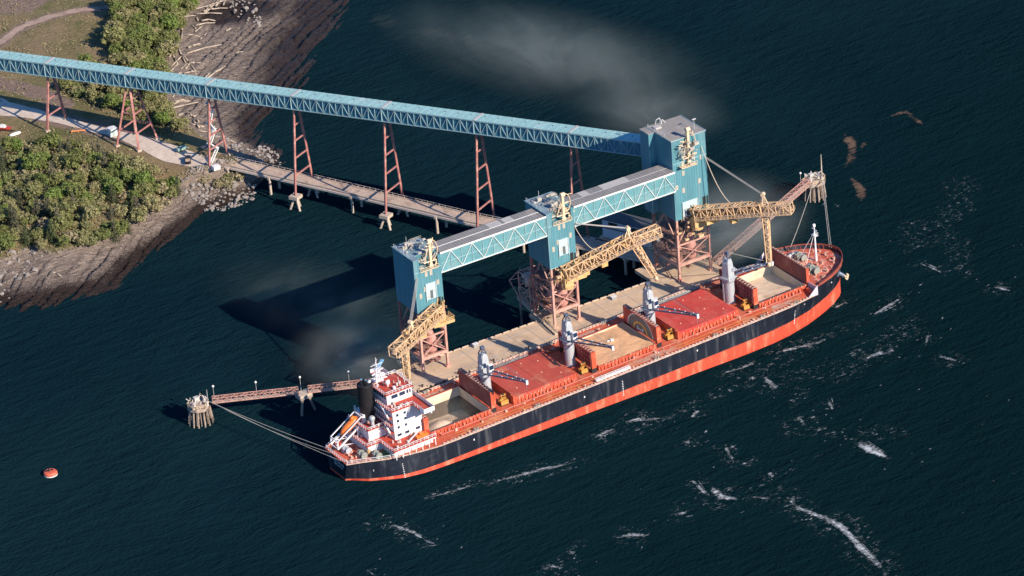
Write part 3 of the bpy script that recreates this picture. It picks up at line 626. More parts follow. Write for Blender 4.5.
def tower(idx, x0, x1, y0, y1, z0, z1, label, annex=None):
    R = random.Random(40+idx); big = z1 > 50
    t = thing('transfer_tower', label, 'tower', ((x0+x1)/2, (y0+y1)/2, 7), 'blue transfer towers on the dock')
    b = MB(); nz = 4.3 if not big else 0   # balcony cut in the upper front
    if not big:
        bx0, bx1, by = x0+2.0, x1-.9, y0+3.2
        b.box(x0, x1, by, y1, z0, z1)                        # main block
        b.box(x0, x1, y0, by-.001, z0, z1-nz)                # front lower
        b.box(x0, bx0, y0, by-.001, z1-nz, z1-.002)          # left shoulder
        b.box(bx1, x1, y0, by-.001, z1-nz, z1-.5)
    else:
        b.box(x0, x1, y0, y1, z0+2.2, z1)
        b.box(x0, x0+2.6, y0, y1-.01, z0, z0+2.2); b.box(x1-4.2, x1, y0, y1-.01, z0, z0+2.2); b.box(x0+2.6, x1-4.2, y1-5, y1-.01, z0, z0+2.2)
        if annex: b.box(annex[0], x0-.002, annex[1], y1, z0, z1-.01)
    for k in range(0 if big else 1): pass
    clad_ribs(b, x0, x1, y0, z0+.4 if not big else z0+2.3, z1-nz-.2, .95)
    b.build('cladding', TEAL, t)
    b = MB(); e = .18
    b.box(x0-e, x1+e, (y0 if big else y0+3.0)-e, y1+e, z1, z1+.25)
    if not big: b.box(x0-e, x0+2.1, y0-e, y0+2.98-e, z1, z1+.245)
    if annex: b.box(annex[0]-e, x0-e-.003, annex[1]-e, y1+e-.002, z1-.01, z1+.24)
    y = y0+(3.4 if not big else .6)
    while y < y1: b.box(x0, x1, y, y+.12, z1+.25, z1+.31); y += .9
    b.c = 1; b.box(x0+1, x0+3.2, y1-4, y1-2.2, z1+.26, z1+.9)
    b.build('roof', [GROOF if big else mat('blue grey roof', (.17, .26, .31), .7, .15, .5, (.24, .33, .37), .5, .15), GROOF2], t)
    # parapet trim light line along the front and side edges
    b = MB(); b.bar((x0-.2, y0-.2 if big else y0+2.8, z1+.32), (x0-.2, y1+.2, z1+.32), .14)
    if big: b.bar((x0-.2, y0-.2, z1+.32), (x1+.2, y0-.2, z1+.32), .16); b.bar((x1+.2, y0-.2, z1+.32), (x1+.2, y1+.2, z1+.32), .14)
    for zz in ((z0+.1, z1-nz-.05) if not big else (z1-8,)): b.bar((x0, y0-.09, zz), (x1, y0-.09, zz), .18, .12)
    b.build('edge_trim', TEALP, t)
    # window patches
    W = [(.22, -6.2), (.36, -6.2), (.22, -9.0)] if not big else [(.26, -8.6), (.26, -12), (.80, -8.4), (.24, -18), (.72, -16.5), (.05, -16.3)]
    if not big: W = [(.38, -5.6), (.56, -5.6), (.30, -10.6), (.78, -9.6), (.12, -12.5)]
    for fx, dz in W:
        b = MB(); x = x0+(x1-x0)*fx; b.box(x, x+.95, y0-.11, y0-.03, z1+dz-.9, z1+dz+.8); b.build('window', WIND, t)
    # white hatch door low on the front where the loader enters
    dx0, dx1 = (x0+3.6, x0+7.2) if not big else (x0+2.8, x0+8.6); dz0, dz1 = (z0+3.6, z0+9.2) if not big else (z0+.6, z0+5.8)
    b = MB(); b.box(dx0, dx1, y0-.16, y0-.05, dz0, dz1); b.box(dx0-.1, dx0+.1, y0-.35, y0-.16, dz0-.6, dz1); b.box(dx1-.1, dx1+.1, y0-.35, y0-.16, dz0-.6, dz1)
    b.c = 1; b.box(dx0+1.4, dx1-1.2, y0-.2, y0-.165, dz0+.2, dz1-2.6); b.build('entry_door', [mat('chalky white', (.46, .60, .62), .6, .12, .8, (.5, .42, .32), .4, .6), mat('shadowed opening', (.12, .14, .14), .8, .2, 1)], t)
    b = MB(); x = x1-2.3; b.box(x, x+1.2, y0-.05, y0-.02, z0+.4 if not big else z0+2.4, z0+3.4 if not big else z0+5.4); b.box(x+1.5, x+2.1, y0-.05, y0-.02, z0+.4 if not big else z0+2.4, z0+3.0 if not big else z0+5.4)
    b.build('louvre', DARK, t)
    # luffing mast on the front
    b = MB(); mx = (x0+x1)/2+(1.6 if not big else -.8); my = y0-.9 if big else y0+.6; zb, zt = (z1-8.8, z1+3.6) if big else (z1-4.2, z1+5.2)
    b.bar((mx, my, zb), (mx, my, zt), .95, .8); b.bar((mx-1.4, my+1, zb+2), (mx, my, zt-.8), .35); b.bar((mx+1.6, my+1.5, zb+2), (mx, my, zt-1), .3)
    b.tube((mx-.7, my-.2, zt-.4), (mx+.7, my-.2, zt-.4), .75, .75, 12); b.tube((mx-.6, my-.1, zb+.6), (mx+.6, my-.1, zb+.6), .6, .6, 12)
    n = 9
    for k in range(n):
        a0 = -1.35+2.7*k/n; a1 = -1.35+2.7*(k+1)/n; f = lambda a: (mx+.4+2.3*math.cos(a), my-.2, (zt+zb)/2+1.2+3.4*math.sin(a))
        b.tube(f(a0), f(a1), .14, .14, 5)
    b.tube((mx-2.6, my-.3, zb+2.2), (mx+1.9, my-.3, zb+2.2), .18, .18, 6); b.tube((mx+1.9, my-.3, zb+2.2), (mx+1.9, my-.3, zb+.7), .18, .18, 6)
    for _ in range(16):
        p_ = Vector((mx+R.uniform(-2.6, 2.4), my+R.uniform(-.9, .9), R.uniform(zb, zt-1))); q_ = p_+R.choice([Vector((1.8, 0, 0)), Vector((-1.6, 0, .8)), Vector((0, 1.2, 0)), Vector((.6, 0, 1.6))]); b.bar(p_, q_, R.uniform(.12, .3))
    b.build('luffing_mast', CREAM, t)
    b = MB()
    if big: clutter(b, R, mx-4.2, mx+2.6, y0-2.6, y0-.4, zb-.2, zb+7.5, 34, (.12, .28))
    else: clutter(b, R, x0+2.2, x1-1.1, y0+.3, y0+3.0, z1-nz, z1+1.6, 34, (.12, .25))
    if not big: clutter(b, R, x0+1.2, x1-.4, y0+3.2, y1-3, z1+.3, z1+1.8, 22, (.12, .25))
    b.build('winch_machinery', mat('dusty steel', (.50, .45, .37), .6, .35, .9, (.30, .31, .31), .5, .9), t)
    b = MB(); zz = zb-.3 if big else z1-nz
    xa, xb_ = (mx-3.6, mx+2.2) if big else (x0+2.1, x1-1.)
    b.box(xa, xb_, y0-2.4 if big else y0-.5, y0-.1, zz-.12, zz+.03 if big else zz+.03)
    b.rail([(xa, (y0-2.4 if big else y0-.5), zz+.03), (xb_, (y0-2.4 if big else y0-.5), zz+.03)], 1.1, 1.1, .09)
    b.build('balcony', CREAM, t)
    b = MB(); b.rail([(x0+.3, y1-.3, z1+.3), (x0+.3, y0+4, z1+.3)], 1.0, 2, .05); b.tube((x0+4, y1-2, z1+.3), (x0+4, y1-2, z1+3.2), .05, .05, 4); b.tube((x1-2, y0+3, z1+.3), (x1-2, y0+3, z1+3.8), .06, .06, 4); b.box(x1-2.7, x1-1.3, y0+2.8, y0+3.2, z1+3.6, z1+3.75)
    if big:
        b.path([(x0+3, y1-.6, z1+.3), (x0+3.5, y1-.6, z1+1.9), (x0+4.6, y1-.8, z1+2.2), (x0+5.4, y1-.8, z1+.3)], .09); b.path([(x0+4.6, y1-1.6, z1+.3), (x0+5.2, y1-1.4, z1+1.8), (x0+6.4, y1-1.4, z1+.3)], .09)
    b.build('roof_fittings', WHITE, t)
    # legs
    corners = [(x0+.4, y0+.3), (x1-.4, y0+.3), (x0+.4, y1-.5), (x1-.4, y1-.5)]
    for (lx, ly) in corners:
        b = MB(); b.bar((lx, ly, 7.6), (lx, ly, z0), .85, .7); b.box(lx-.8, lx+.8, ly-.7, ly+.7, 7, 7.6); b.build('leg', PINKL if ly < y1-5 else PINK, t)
    b = MB()
    for zz, tt in ((12.5, 1.0), (19.5, .5)):
        for (a, c) in (((x0+.4, y0+.3), (x1-.4, y0+.3)), ((x0+.4, y0+.3), (x0+.4, y1-.5)), ((x1-.4, y0+.3), (x1-.4, y1-.5)), ((x0+.4, y1-.5), (x1-.4, y1-.5))):
            b.bar((a[0], a[1], zz), (c[0], c[1], zz), tt*.8, tt)
    for (a, c) in (((x0+.4, y0+.3), (x1-.4, y0+.3)), ((x0+.4, y0+.3), (x0+.4, y1-.5)), ((x0+.4, y1-.5), (x1-.4, y1-.5))):
        b.bar((a[0], a[1], 12.9), (c[0], c[1], 19.3), .28); b.bar((a[0], a[1], 19.3), (c[0], c[1], 12.9), .28)
        b.bar((a[0], a[1], 19.8), ((a[0]+c[0])/2, (a[1]+c[1])/2, z0), .28); b.bar((c[0], c[1], 19.8), ((a[0]+c[0])/2, (a[1]+c[1])/2, z0), .28)
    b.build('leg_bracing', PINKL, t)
    cx, cy = (x0+x1)/2, (y0+y1)/2
    b = MB(); b.lathe((cx+.6, y0+3.2, 11), [(.5, 0), (1.9, 2.2), (1.9, 6.2), (1.2, 7.6), (.6, 10)], 14); b.lathe((cx-2.0, y0+6, 9), [(.4, 0), (1.3, 1.8), (1.3, 7), (.4, 9)], 12); b.build('hopper', mat('pink vessel', (.55, .27, .22), .6, .2, .6, (.40, .17, .13), .4, .4), t, smooth=True)
    b = MB(); clutter(b, R, x0+.8, x1-.8, y0+1.0, y1-1, 8, z0-.5, 110 if not big else 190, (.12, .30)); b.build('chutes_and_pipework', mat('rusty pipework', (.20, .085, .080), .7, .35, .8, (.42, .29, .24), .42, .6), t)
    b = MB(); clutter(b, R, x0-.4, x1+.4, y0-2.6, y0+3, z0-8 if big else z0-6, z0-.6, 46, (.12, .28)); b.build('loader_supports', YEL, t)
    b = MB()
    for zz in (15.2, 22.4):
        b.box(x0-.6, x1-.8, y0+1.2, y1-1.2, zz, zz+.12); b.rail([(x0-.6, y1-1.2, zz+.12), (x0-.6, y0+1.2, zz+.12), (x1-.8, y0+1.2, zz+.12)], 1.05, 1.4, .09)
    for k in range(3):
        za = 7+k*5.1; zc = za+5.1; ya, yc = (y1-2, y0+3) if k % 2 else (y0+3, y1-2)
        for s in (0, .9): b.bar((x0-1.2+s, ya, za), (x0-1.2+s, yc, zc), .14, .3)
        for j in range(12): q = j/12; b.box(x0-1.2, x0-.3, ya+(yc-ya)*q-.15, ya+(yc-ya)*q+.15, za+5.1*q-.03, za+5.1*q+.03)
    b.build('walkway_platform', mat('rusty walkway', (.27, .15, .12), .8, .25, .8), t)
    # yellow turntable deck in front where the boom pivots
    zz = z0-2.6 if not big else z0-.9; px = cx+.6
    b = MB(); b.lathe((px, y0-1.5, zz-.9), [(2.1, 0), (2.1, .9), (2.6, .95), (2.6, 1.2), (.6, 1.25)], 16)
    b.box(px-2.2, px+5.2, y0-4.2, y0-.3, zz-1.1, zz-.92); b.rail([(px-2.2, y0-4.2, zz-.92), (px+5.2, y0-4.2, zz-.92), (px+5.2, y0-.3, zz-.92)], 1.1, 1.0, .11)
    b.box(px-2.2, px+5.2, y0-4.1, y0-3.9, zz-1.9, zz-1.1); b.box(px+.5, px+3.5, y0-3.4, y0-1.6, zz-2.3, zz-1.1)
    b.bar((px+4, y0-3.6, zz-1), (px+1, y0-.1, zz-4), .3); b.bar((px-1.5, y0-3.6, zz-1), (px-1, y0-.1, zz-4), .3)
    b.build('turntable', YELB, t)
    return t
TL = tower(0, -12.6, -2.9, 26, 38.5, 28.6, 46.8, 'left blue transfer tower, lowest in the picture, ending the gallery')
TM = tower(1, 36.0, 45.9, 26, 38.5, 27.9, 47.1, 'middle blue transfer tower between the two galleries')
TR = tower(2, 84.5, 97.4, 27.4, 41.6, 28.6, 56.6, 'tallest blue transfer tower where the long conveyor arrives', annex=(82.0, 36.7))
# lattice annex behind the middle tower
st = thing('drive_frame', 'rusty pink lattice frame crowded with machinery behind the middle tower', 'frame', (40, 44, 7))
b = MB(); X0, X1, Y0, Y1 = 36.2, 42.4, 40.2, 46.6
for x in (X0, X1):
    for y in (Y0, Y1): b.bar((x, y, 6), (x, y, 19), .32)
for z in (9, 14, 19):
    for x in (X0, X1): b.bar((x, Y0, z), (x, Y1, z), .28)
    for y in (Y0, Y1): b.bar((X0, y, z), (X1, y, z), .28)
for x in (X0, X1): b.bar((x, Y0, 9), (x, Y1, 14), .2); b.bar((x, Y1, 14), (x, Y0, 19), .2)
for y in (Y0, Y1): b.bar((X0, y, 9), (X1, y, 14), .2); b.bar((X1, y, 14), (X0, y, 19), .2)
b.bar((X0, Y1, 19), (X0-1.5, Y1+3.4, 15), .25); b.bar((X0-1.5, Y1+3.4, 15), (X0, Y1, 9), .25); b.bar((X0-1.5, Y1+3.4, 15), (X1, Y1, 16), .2)
b.build('lattice', PINKL, st)
b = MB(); R = random.Random(9); clutter(b, R, 36.4, 42.2, 40.4, 47, 9, 19.5, 70, (.12, .32)); b.build('machinery', mat('dusty machinery', (.50, .41, .35), .8, .35, .8, (.40, .2, .16), .4, .7), st)
b = MB(); b.lathe((38.4, 44.5, 14.2), [(1.1, 0), (1.1, 2.2), (.4, 3.2)], 12); b.tube((37.4, 46, 17), (41.2, 46, 17), .8, .8, 12); b.build('drive_drum', mat('pale drum', (.62, .55, .48), .6, .2, .8), st, smooth=True)
for x in (X0, X1):
    for y in (Y0, Y1): b = MB(); b.tube((x, y, -4), (x, y, 6), .4, .4, 8); b.build('pile', PILE, st)
gw = thing('gangway', 'slender railed gangway reaching back over the dock edge beside the middle tower', 'gangway', (35, 36, 7.4))
b = MB(); A_, C_ = Vector((34.2, 21.5, 7.5)), Vector((37.6, 49.5, 7.5)); b.bar(A_, C_, 1.4, .25); b.build('deck', CONCL, gw)
b = MB(); rr = (C_-A_).normalized().cross(Vector((0, 0, 1))); b.rail([A_+rr*.7, C_+rr*.7], 1.0, 2, .12); b.rail([A_-rr*.7, C_-rr*.7], 1.0, 2, .12); b.build('railing', CREAM, gw)
b = MB(); b.tube((37.4, 48.6, -4), (37.4, 48.6, 7.4), .4, .4, 8); b.build('pile', PILE, gw)

# ---------------------------------------------------------------- galleries between the towers
def gallery(x0, x1, label, patches):
    t = thing('conveyor_gallery', label, 'conveyor gallery', ((x0+x1)/2, 29.7, 39.5), 'galleries between the blue towers'); y0, y1, z0, z1 = 26.45, 33.4, 39.6, 46.6
    b = MB(); b.box(x0, x1, y0, y1, z0+.15, z1-.12); b.build('side_cladding', mat('gallery cladding', (.115, .300, .325), .55, .12, .5, (.20, .34, .34), .4, .15), t)
    b = MB(); b.box(x0, x1, y0-.35, y1+.3, z1-.12, z1+.08)
    x = x0+.6
    while x < x1: b.box(x-.06, x+.06, y0-.3, y1+.25, z1+.08, z1+.14); x += 1.15
    b.c = 1
    for (pa, pb) in patches: b.box(pa, pb, (y0+y1)/2, y1+.2, z1+.145, z1+.17)
    b.c = 2; b.box(x0, x1-.02, 29.9, 30.08, z1+.15, z1+(.24 if x0 < 0 else .16)); b.box(x0, x1, y0-.40, y0-.355, z1-.35, z1+.15)
    b.build('roof', [GROOF, GROOF2, WHITE], t)
    b = MB(); n = int(round((x1-x0)/4.0)); n += n % 2; s = (x1-x0)/n
    b.bar((x0, y0-.18, z1-.35), (x1, y0-.18, z1-.35), .25); b.bar((x0, y0-.18, z0+.15), (x1, y0-.18, z0+.15), .3, .35)
    for k in range(n):
        a = x0+k*s
        if k % 2: b.bar((a, y0-.2, z1-.4), (a+s, y0-.2, z0+.3), .24, .2)
        else: b.bar((a, y0-.2, z0+.3), (a+s, y0-.2, z1-.4), .24, .2)
    b.c = 1
    for k in range(n+1): a = min(x0+k*s, x1-.1); b.bar((a, y0-.12, z0+.3), (a, y0-.12, z1-.4), .15, .15)
    b.bar((x0, y0-.08, z0+3.2), (x1, y0-.08, z0+3.2), .12)
    b.build('truss', [mat('white truss paint', (.66, .72, .70), .5, .12, .6, (.5, .4, .3), .3, .5), TEALP], t)
    b = MB(); b.box(x0, x1, y0-.1, y1+.1, z0, z0+.14)
    b.build('floor', mat('rusty floor edge', (.52, .42, .30), .8, .2, .8), t)
gallery(-2.85, 35.95, 'lower left blue gallery with white truss and grey roof, between the left and middle towers', [(18, 22.5), (23.5, 27)])
gallery(46.2, 84.45, 'upper right blue gallery with white truss and grey roof, between the middle and tallest towers', [(52, 55), (60, 70)])

# ---------------------------------------------------------------- long conveyor to the shore
J0 = Vector((-21.336, 261.619, 34.927)); JD = Vector((16.02985, -31.33293, 2.0807)); JN = Vector((JD.x, JD.y, 0)).normalized(); JP = Vector((-JN.y, JN.x, 0))*-1
JT = [0, .985, 1.955, 2.95, 3.985, 5.01, 6.04]
cv = thing('long_conveyor', 'very long enclosed blue conveyor gallery striding from the shore to the tallest tower', 'conveyor', tuple(J0-Vector((0, 0, 4))))
def jp(t, s=0, dz=0): return J0+JD*t+JP*s+Vector((0, 0, dz))
segs = [-2, -1]+JT+[7.02]
CSIDE = mat('conveyor cladding', (.050, .200, .270), .55, .10, .4, (.07, .23, .28), .4, .2)
HW = 2.75; HH = 4.9
for i in range(len(segs)-1):
    a, c = segs[i], segs[i+1]-.0015; sp = thing('span', None, None); sp.parent = cv; del_ = [k for k in sp.keys()]
    b = MB(); P = [jp(a, -HW+.2, -HH), jp(a, HW-.2, -HH), jp(c, HW-.2, -HH), jp(c, -HW+.2, -HH), jp(a, -HW+.2, -.15), jp(a, HW-.2, -.15), jp(c, HW-.2, -.15), jp(c, -HW+.2, -.15)]
    b.hexa(P); b.build('cladding', CSIDE, sp)
    b = MB(); P = [jp(a, -HW-.1, -.15), jp(a, HW+.1, -.15), jp(c, HW+.1, -.15), jp(c, -HW-.1, -.15), jp(a, -HW-.1, .05), jp(a, HW+.1, .05), jp(c, HW+.1, .05), jp(c, -HW-.1, .05)]; b.hexa(P)
    n = 14
    for k in range(1, n): q = a+(c-a)*k/n; b.bar(jp(q, -HW-.1, .08), jp(q, HW+.1, .08), .08, .06)
    b.c = 1; b.bar(jp(a+.012, -HW-.1, .12), jp(a+.012, HW+.1, .12), .9, .1); b.c = 2
    for k in range(1, n, 2): q = a+(c-a)*k/n; b.bar(jp(q, -.9, .12), jp(q, -.5, .12), .3, .12)
    b.build('roof', [TROOF, GROOF2, DARK], sp)
    b = MB(); n = 14
    for s in (-HW, HW):
        b.bar(jp(a, s, -.3), jp(c, s, -.3), .22); b.bar(jp(a, s, -HH), jp(c, s, -HH), .26)
        for k in range(n+1): q = a+(c-a)*k/n; b.bar(jp(q, s, -.3), jp(q, s, -HH), .13 if k % n else .26)
        for k in range(n): q0 = a+(c-a)*k/n; q1 = a+(c-a)*(k+1)/n; b.bar(jp(q0, s, -HH if k % 2 else -.3), jp(q1, s, -.3 if k % 2 else -HH), .15)
    b.build('truss', TEALP, sp)
names = ['first red A-frame pylon from the left, standing beside the gravel road at the left edge', 'four legged red pylon on land behind the small pale shed', 'red pylon with a stairway at the shore end of the trestle', 'red A-frame pylon over the water nearest the shore', 'red A-frame pylon standing midway along the trestle', 'red A-frame pylon at the seaward end of the trestle in front of the left gallery', 'red pylon seen just behind the right gallery roof']
for i, t_ in enumerate(JT):
    c = jp(t_, 0, 0); land_ = i <= 2
    gz = ground_z(c.x, c.y) if land_ else 4.6
    t = thing('conveyor_pylon', names[i], 'pylon', (c.x, c.y, gz), 'red pylons carrying the long conveyor')
    zb = gz+.6; top = -HH-.1
    offs = (0,) if i != 1 else (-4.6, 4.6)
    for o_ in offs:
        for s in (-1, 1):
            b = MB(); f = Vector((c.x, c.y, 0))+JP*(s*5.5)+JN*o_; g = jp(t_, s*1.4, top)+JN*o_*.15; f.z = (ground_z(f.x, f.y) if land_ else gz)+.5
            b.bar(f, g, .75, .62); b.build('leg', PINK, t)
    b = MB(); zt = c.z+top
    for fr in ((.22, .42, .62, .80) if i > 1 else (.25, .55, .8)):
        z = zb+(zt-zb)*fr
        for o_ in offs:
            q = Vector((c.x, c.y, z)); hw = 5.5+(1.4-5.5)*fr; oo = JN*o_*(1-.85*fr); b.bar(q-JP*hw+oo, q+JP*hw+oo, .45, .42)
        if i == 1:
            for s in (-1, 1): q = Vector((c.x, c.y, z)); hw = 5.5-4.1*fr; b.bar(q+JP*hw*s-JN*4.6*(1-.85*fr), q+JP*hw*s+JN*4.6*(1-.85*fr), .38)
    b.build('rung', PINK, t)
    b = MB(); b.bar(jp(t_, -2.4, top+.15), jp(t_, 2.4, top+.15), .8, .5); b.build('cap_beam', PINK, t)
    if i == 2:
        b = MB(); z = zb; k = 0
        while z < zt-4:
            s0, s1 = (-1.2, 3.4) if k % 2 else (3.4, -1.2); f = max(.25, 1-(z-zb)/(zt-zb)); a = Vector((c.x, c.y, z))+JP*s0*f-JN*1.2; d = Vector((c.x, c.y, z+3.6))+JP*s1*f-JN*1.2
            for o_ in (0, .9): b.bar(a+JN*o_, d+JN*o_, .14, .35)
            for j in range(10): q = a.lerp(d, j/10); b.bar(q, q+JN*.9, .3, .06)
            b.bar(d-JP*.9, d+JP*.9, 1.3, .15); b.rail([d-JP*.9, d+JP*.9], 1.0, .9, .07); z += 3.6; k += 1
        b.box(c.x-5, c.x-2.5, c.y-6.2, c.y-4.2, gz, gz+1.4); b.build('stairway', WHITE, t)
    for s in (-1, 1):
        f = Vector((c.x, c.y, 0))+JP*(s*5.5)
        if land_:
            b = MB(); fz = ground_z(f.x, f.y)
            for o_ in offs: b.box(f.x+JN.x*o_-.8, f.x+JN.x*o_+.8, f.y+JN.y*o_-.8, f.y+JN.y*o_+.8, fz-1, fz+.55)
        else:
            b = MB(); P = []
            for dx, dy in ((-1, -1), (1, -1), (1, 1), (-1, 1)): q = f+JP*dx*1.7+JN*dy*1.7; P.append((q.x, q.y))
            b.prism(P, gz-.6, gz+.5)
            for an in (0.5, 2.6, 4.7): b.tube((f.x+math.cos(an)*.8, f.y+math.sin(an)*.8, gz-1), (f.x+math.cos(an)*3.3, f.y+math.sin(an)*3.3, -3), .42, .42, 8)
        b.build('footing', CONCL, t)

# ---------------------------------------------------------------- trestle carrying the road
tr = thing('access_trestle', 'long narrow road trestle on piles leading from the shore to the dock', 'trestle', (30, 160, 6))
TP = [Vector((9.5, 206, 8.3)), Vector((20, 187, 7.4)), Vector((32.5, 162, 7.0)), Vector((55, 112, 7.0)), Vector((84, 54, 7.0)), Vector((89.5, 43.6, 7.0))]
b = MB(); e = MB(); g = MB()
for a, c in zip(TP[:-1], TP[1:]):
    b.bar(a-Vector((0, 0, .3)), c-Vector((0, 0, .3)), 5.4, .6); d = (c-a).normalized(); r = Vector((d.y, -d.x, 0))
    for s in (-2.6, 2.6): e.bar(a+r*s+Vector((0, 0, .2)), c+r*s+Vector((0, 0, .2)), .3, .35)
    g.rail([a-r*2.8, c-r*2.8], 1.0, 2.4, .08, mid=False)
    g.bar(a+r*2.85-Vector((0, 0, .7)), c+r*2.85-Vector((0, 0, .7)), .35, .7)
    k = int((c-a).length/2.4)
    for j in range(k): p = a.lerp(c, (j+.5)/k)-r*3.5; g.bar(p-Vector((0, 0, .1)), p+r*.8-Vector((0, 0, .1)), .3, .2)
b.build('deck', mat('trestle deck', (.50, .38, .29), .9, .2, .7, (.28, .2, .15), .4, .3), tr); e.build('kerb', CONCL, tr); g.build('railing', mat('pale railing', (.60, .52, .45), .7, .15, .8), tr)
L_ = [(TP[j+1]-TP[j]).length for j in range(5)]
for s0 in (9, 26, 60, 95, 129, 150, 168):
    s, j = s0, 0
    while j < 4 and s > L_[j]: s -= L_[j]; j += 1
    p = TP[j].lerp(TP[j+1], min(1, s/L_[j])); d = (TP[j+1]-TP[j]).normalized(); r = Vector((d.y, -d.x, 0))
    b = MB(); b.bar(p+r*3.5-Vector((0, 0, 1.0)), p-r*3.5-Vector((0, 0, 1.0)), .9, .8); b.build('pile_cap', CONCL, tr)
    for s_ in (-2.6, 2.6): b = MB(); b.tube(Vector((p.x, p.y, -4))+r*s_, Vector((p.x, p.y, p.z-1.4))+r*s_, .46, .46, 8); b.build('pile', CONCL, tr)

# ---------------------------------------------------------------- control building behind the right gallery
cb = thing('control_building', 'grey two storey control building on the trestle, in shade under the right gallery', 'building', (87, 61, 7))
D_ = Vector((.395, -.919, 0)); N_ = Vector((.919, .395, 0)); O_ = Vector((83.0, 70, 7.1))
def cbp(u, v, z): q = O_+D_*u+N_*v; return (q.x, q.y, 7.1+z)
CW = mat('pale blue grey wall', (.58, .64, .68), .6, .1, .5, (.48, .54, .58), .4, .2)
b = MB(); b.hexa([cbp(0, 0, 0), cbp(18, 0, 0), cbp(18, 6, 0), cbp(0, 6, 0), cbp(0, 0, 6.4), cbp(18, 0, 6.4), cbp(18, 6, 6.4), cbp(0, 6, 6.4)]); b.build('wall', CW, cb)
b = MB(); b.hexa([cbp(-.4, -.4, 6.4), cbp(18.4, -.4, 6.4), cbp(18.4, 6.4, 6.4), cbp(-.4, 6.4, 6.4), cbp(-.4, -.4, 6.7), cbp(18.4, -.4, 6.7), cbp(18.4, 6.4, 6.7), cbp(-.4, 6.4, 6.7)]); b.hexa([cbp(-.1, -.15, 3.4), cbp(18.1, -.15, 3.4), cbp(18.1, -.03, 3.4), cbp(-.1, -.03, 3.4), cbp(-.1, -.15, 3.8), cbp(18.1, -.15, 3.8), cbp(18.1, -.03, 3.8), cbp(-.1, -.03, 3.8)]); b.build('roof', mat('shade darkened roof', (.08, .085, .09), .8, .15, .6), cb)  # dark roof colour carries the shade of the gallery and tower
GL = mat('dark glass', (.02, .03, .035), .15, .1, 1)
for u in (2.5, 11.5):
    b = MB(); b.hexa([cbp(u, -.08, 4.3), cbp(u+3.4, -.08, 4.3), cbp(u+3.4, -.02, 4.3), cbp(u, -.02, 4.3), cbp(u, -.08, 5.8), cbp(u+3.4, -.08, 5.8), cbp(u+3.4, -.02, 5.8), cbp(u, -.02, 5.8)]); b.build('window', GL, cb)
b = MB(); b.hexa([cbp(4, 18, 0)]*0 or [cbp(18.02, 2, 0), cbp(18.1, 2, 0), cbp(18.1, 3.2, 0), cbp(18.02, 3.2, 0), cbp(18.02, 2, 2.2), cbp(18.1, 2, 2.2), cbp(18.1, 3.2, 2.2), cbp(18.02, 3.2, 2.2)]); b.build('door', GL, cb)
b = MB(); b.hexa([cbp(-1, -.9, -.8), cbp(19, -.9, -.8), cbp(19, 7, -.8), cbp(-1, 7, -.8), cbp(-1, -.9, -.11), cbp(19, -.9, -.11), cbp(19, 7, -.11), cbp(-1, 7, -.11)])
for u in (1, 9, 17):
    for v in (0, 5.5): q = cbp(u, v, 0); b.tube((q[0], q[1], -4), (q[0], q[1], 6.3), .45, .45, 8)
pp = b.build('platform', CONC, None, loc=cbp(9, 2, 0)); tag(pp, 'concrete platform on piles under the control building', 'platform')

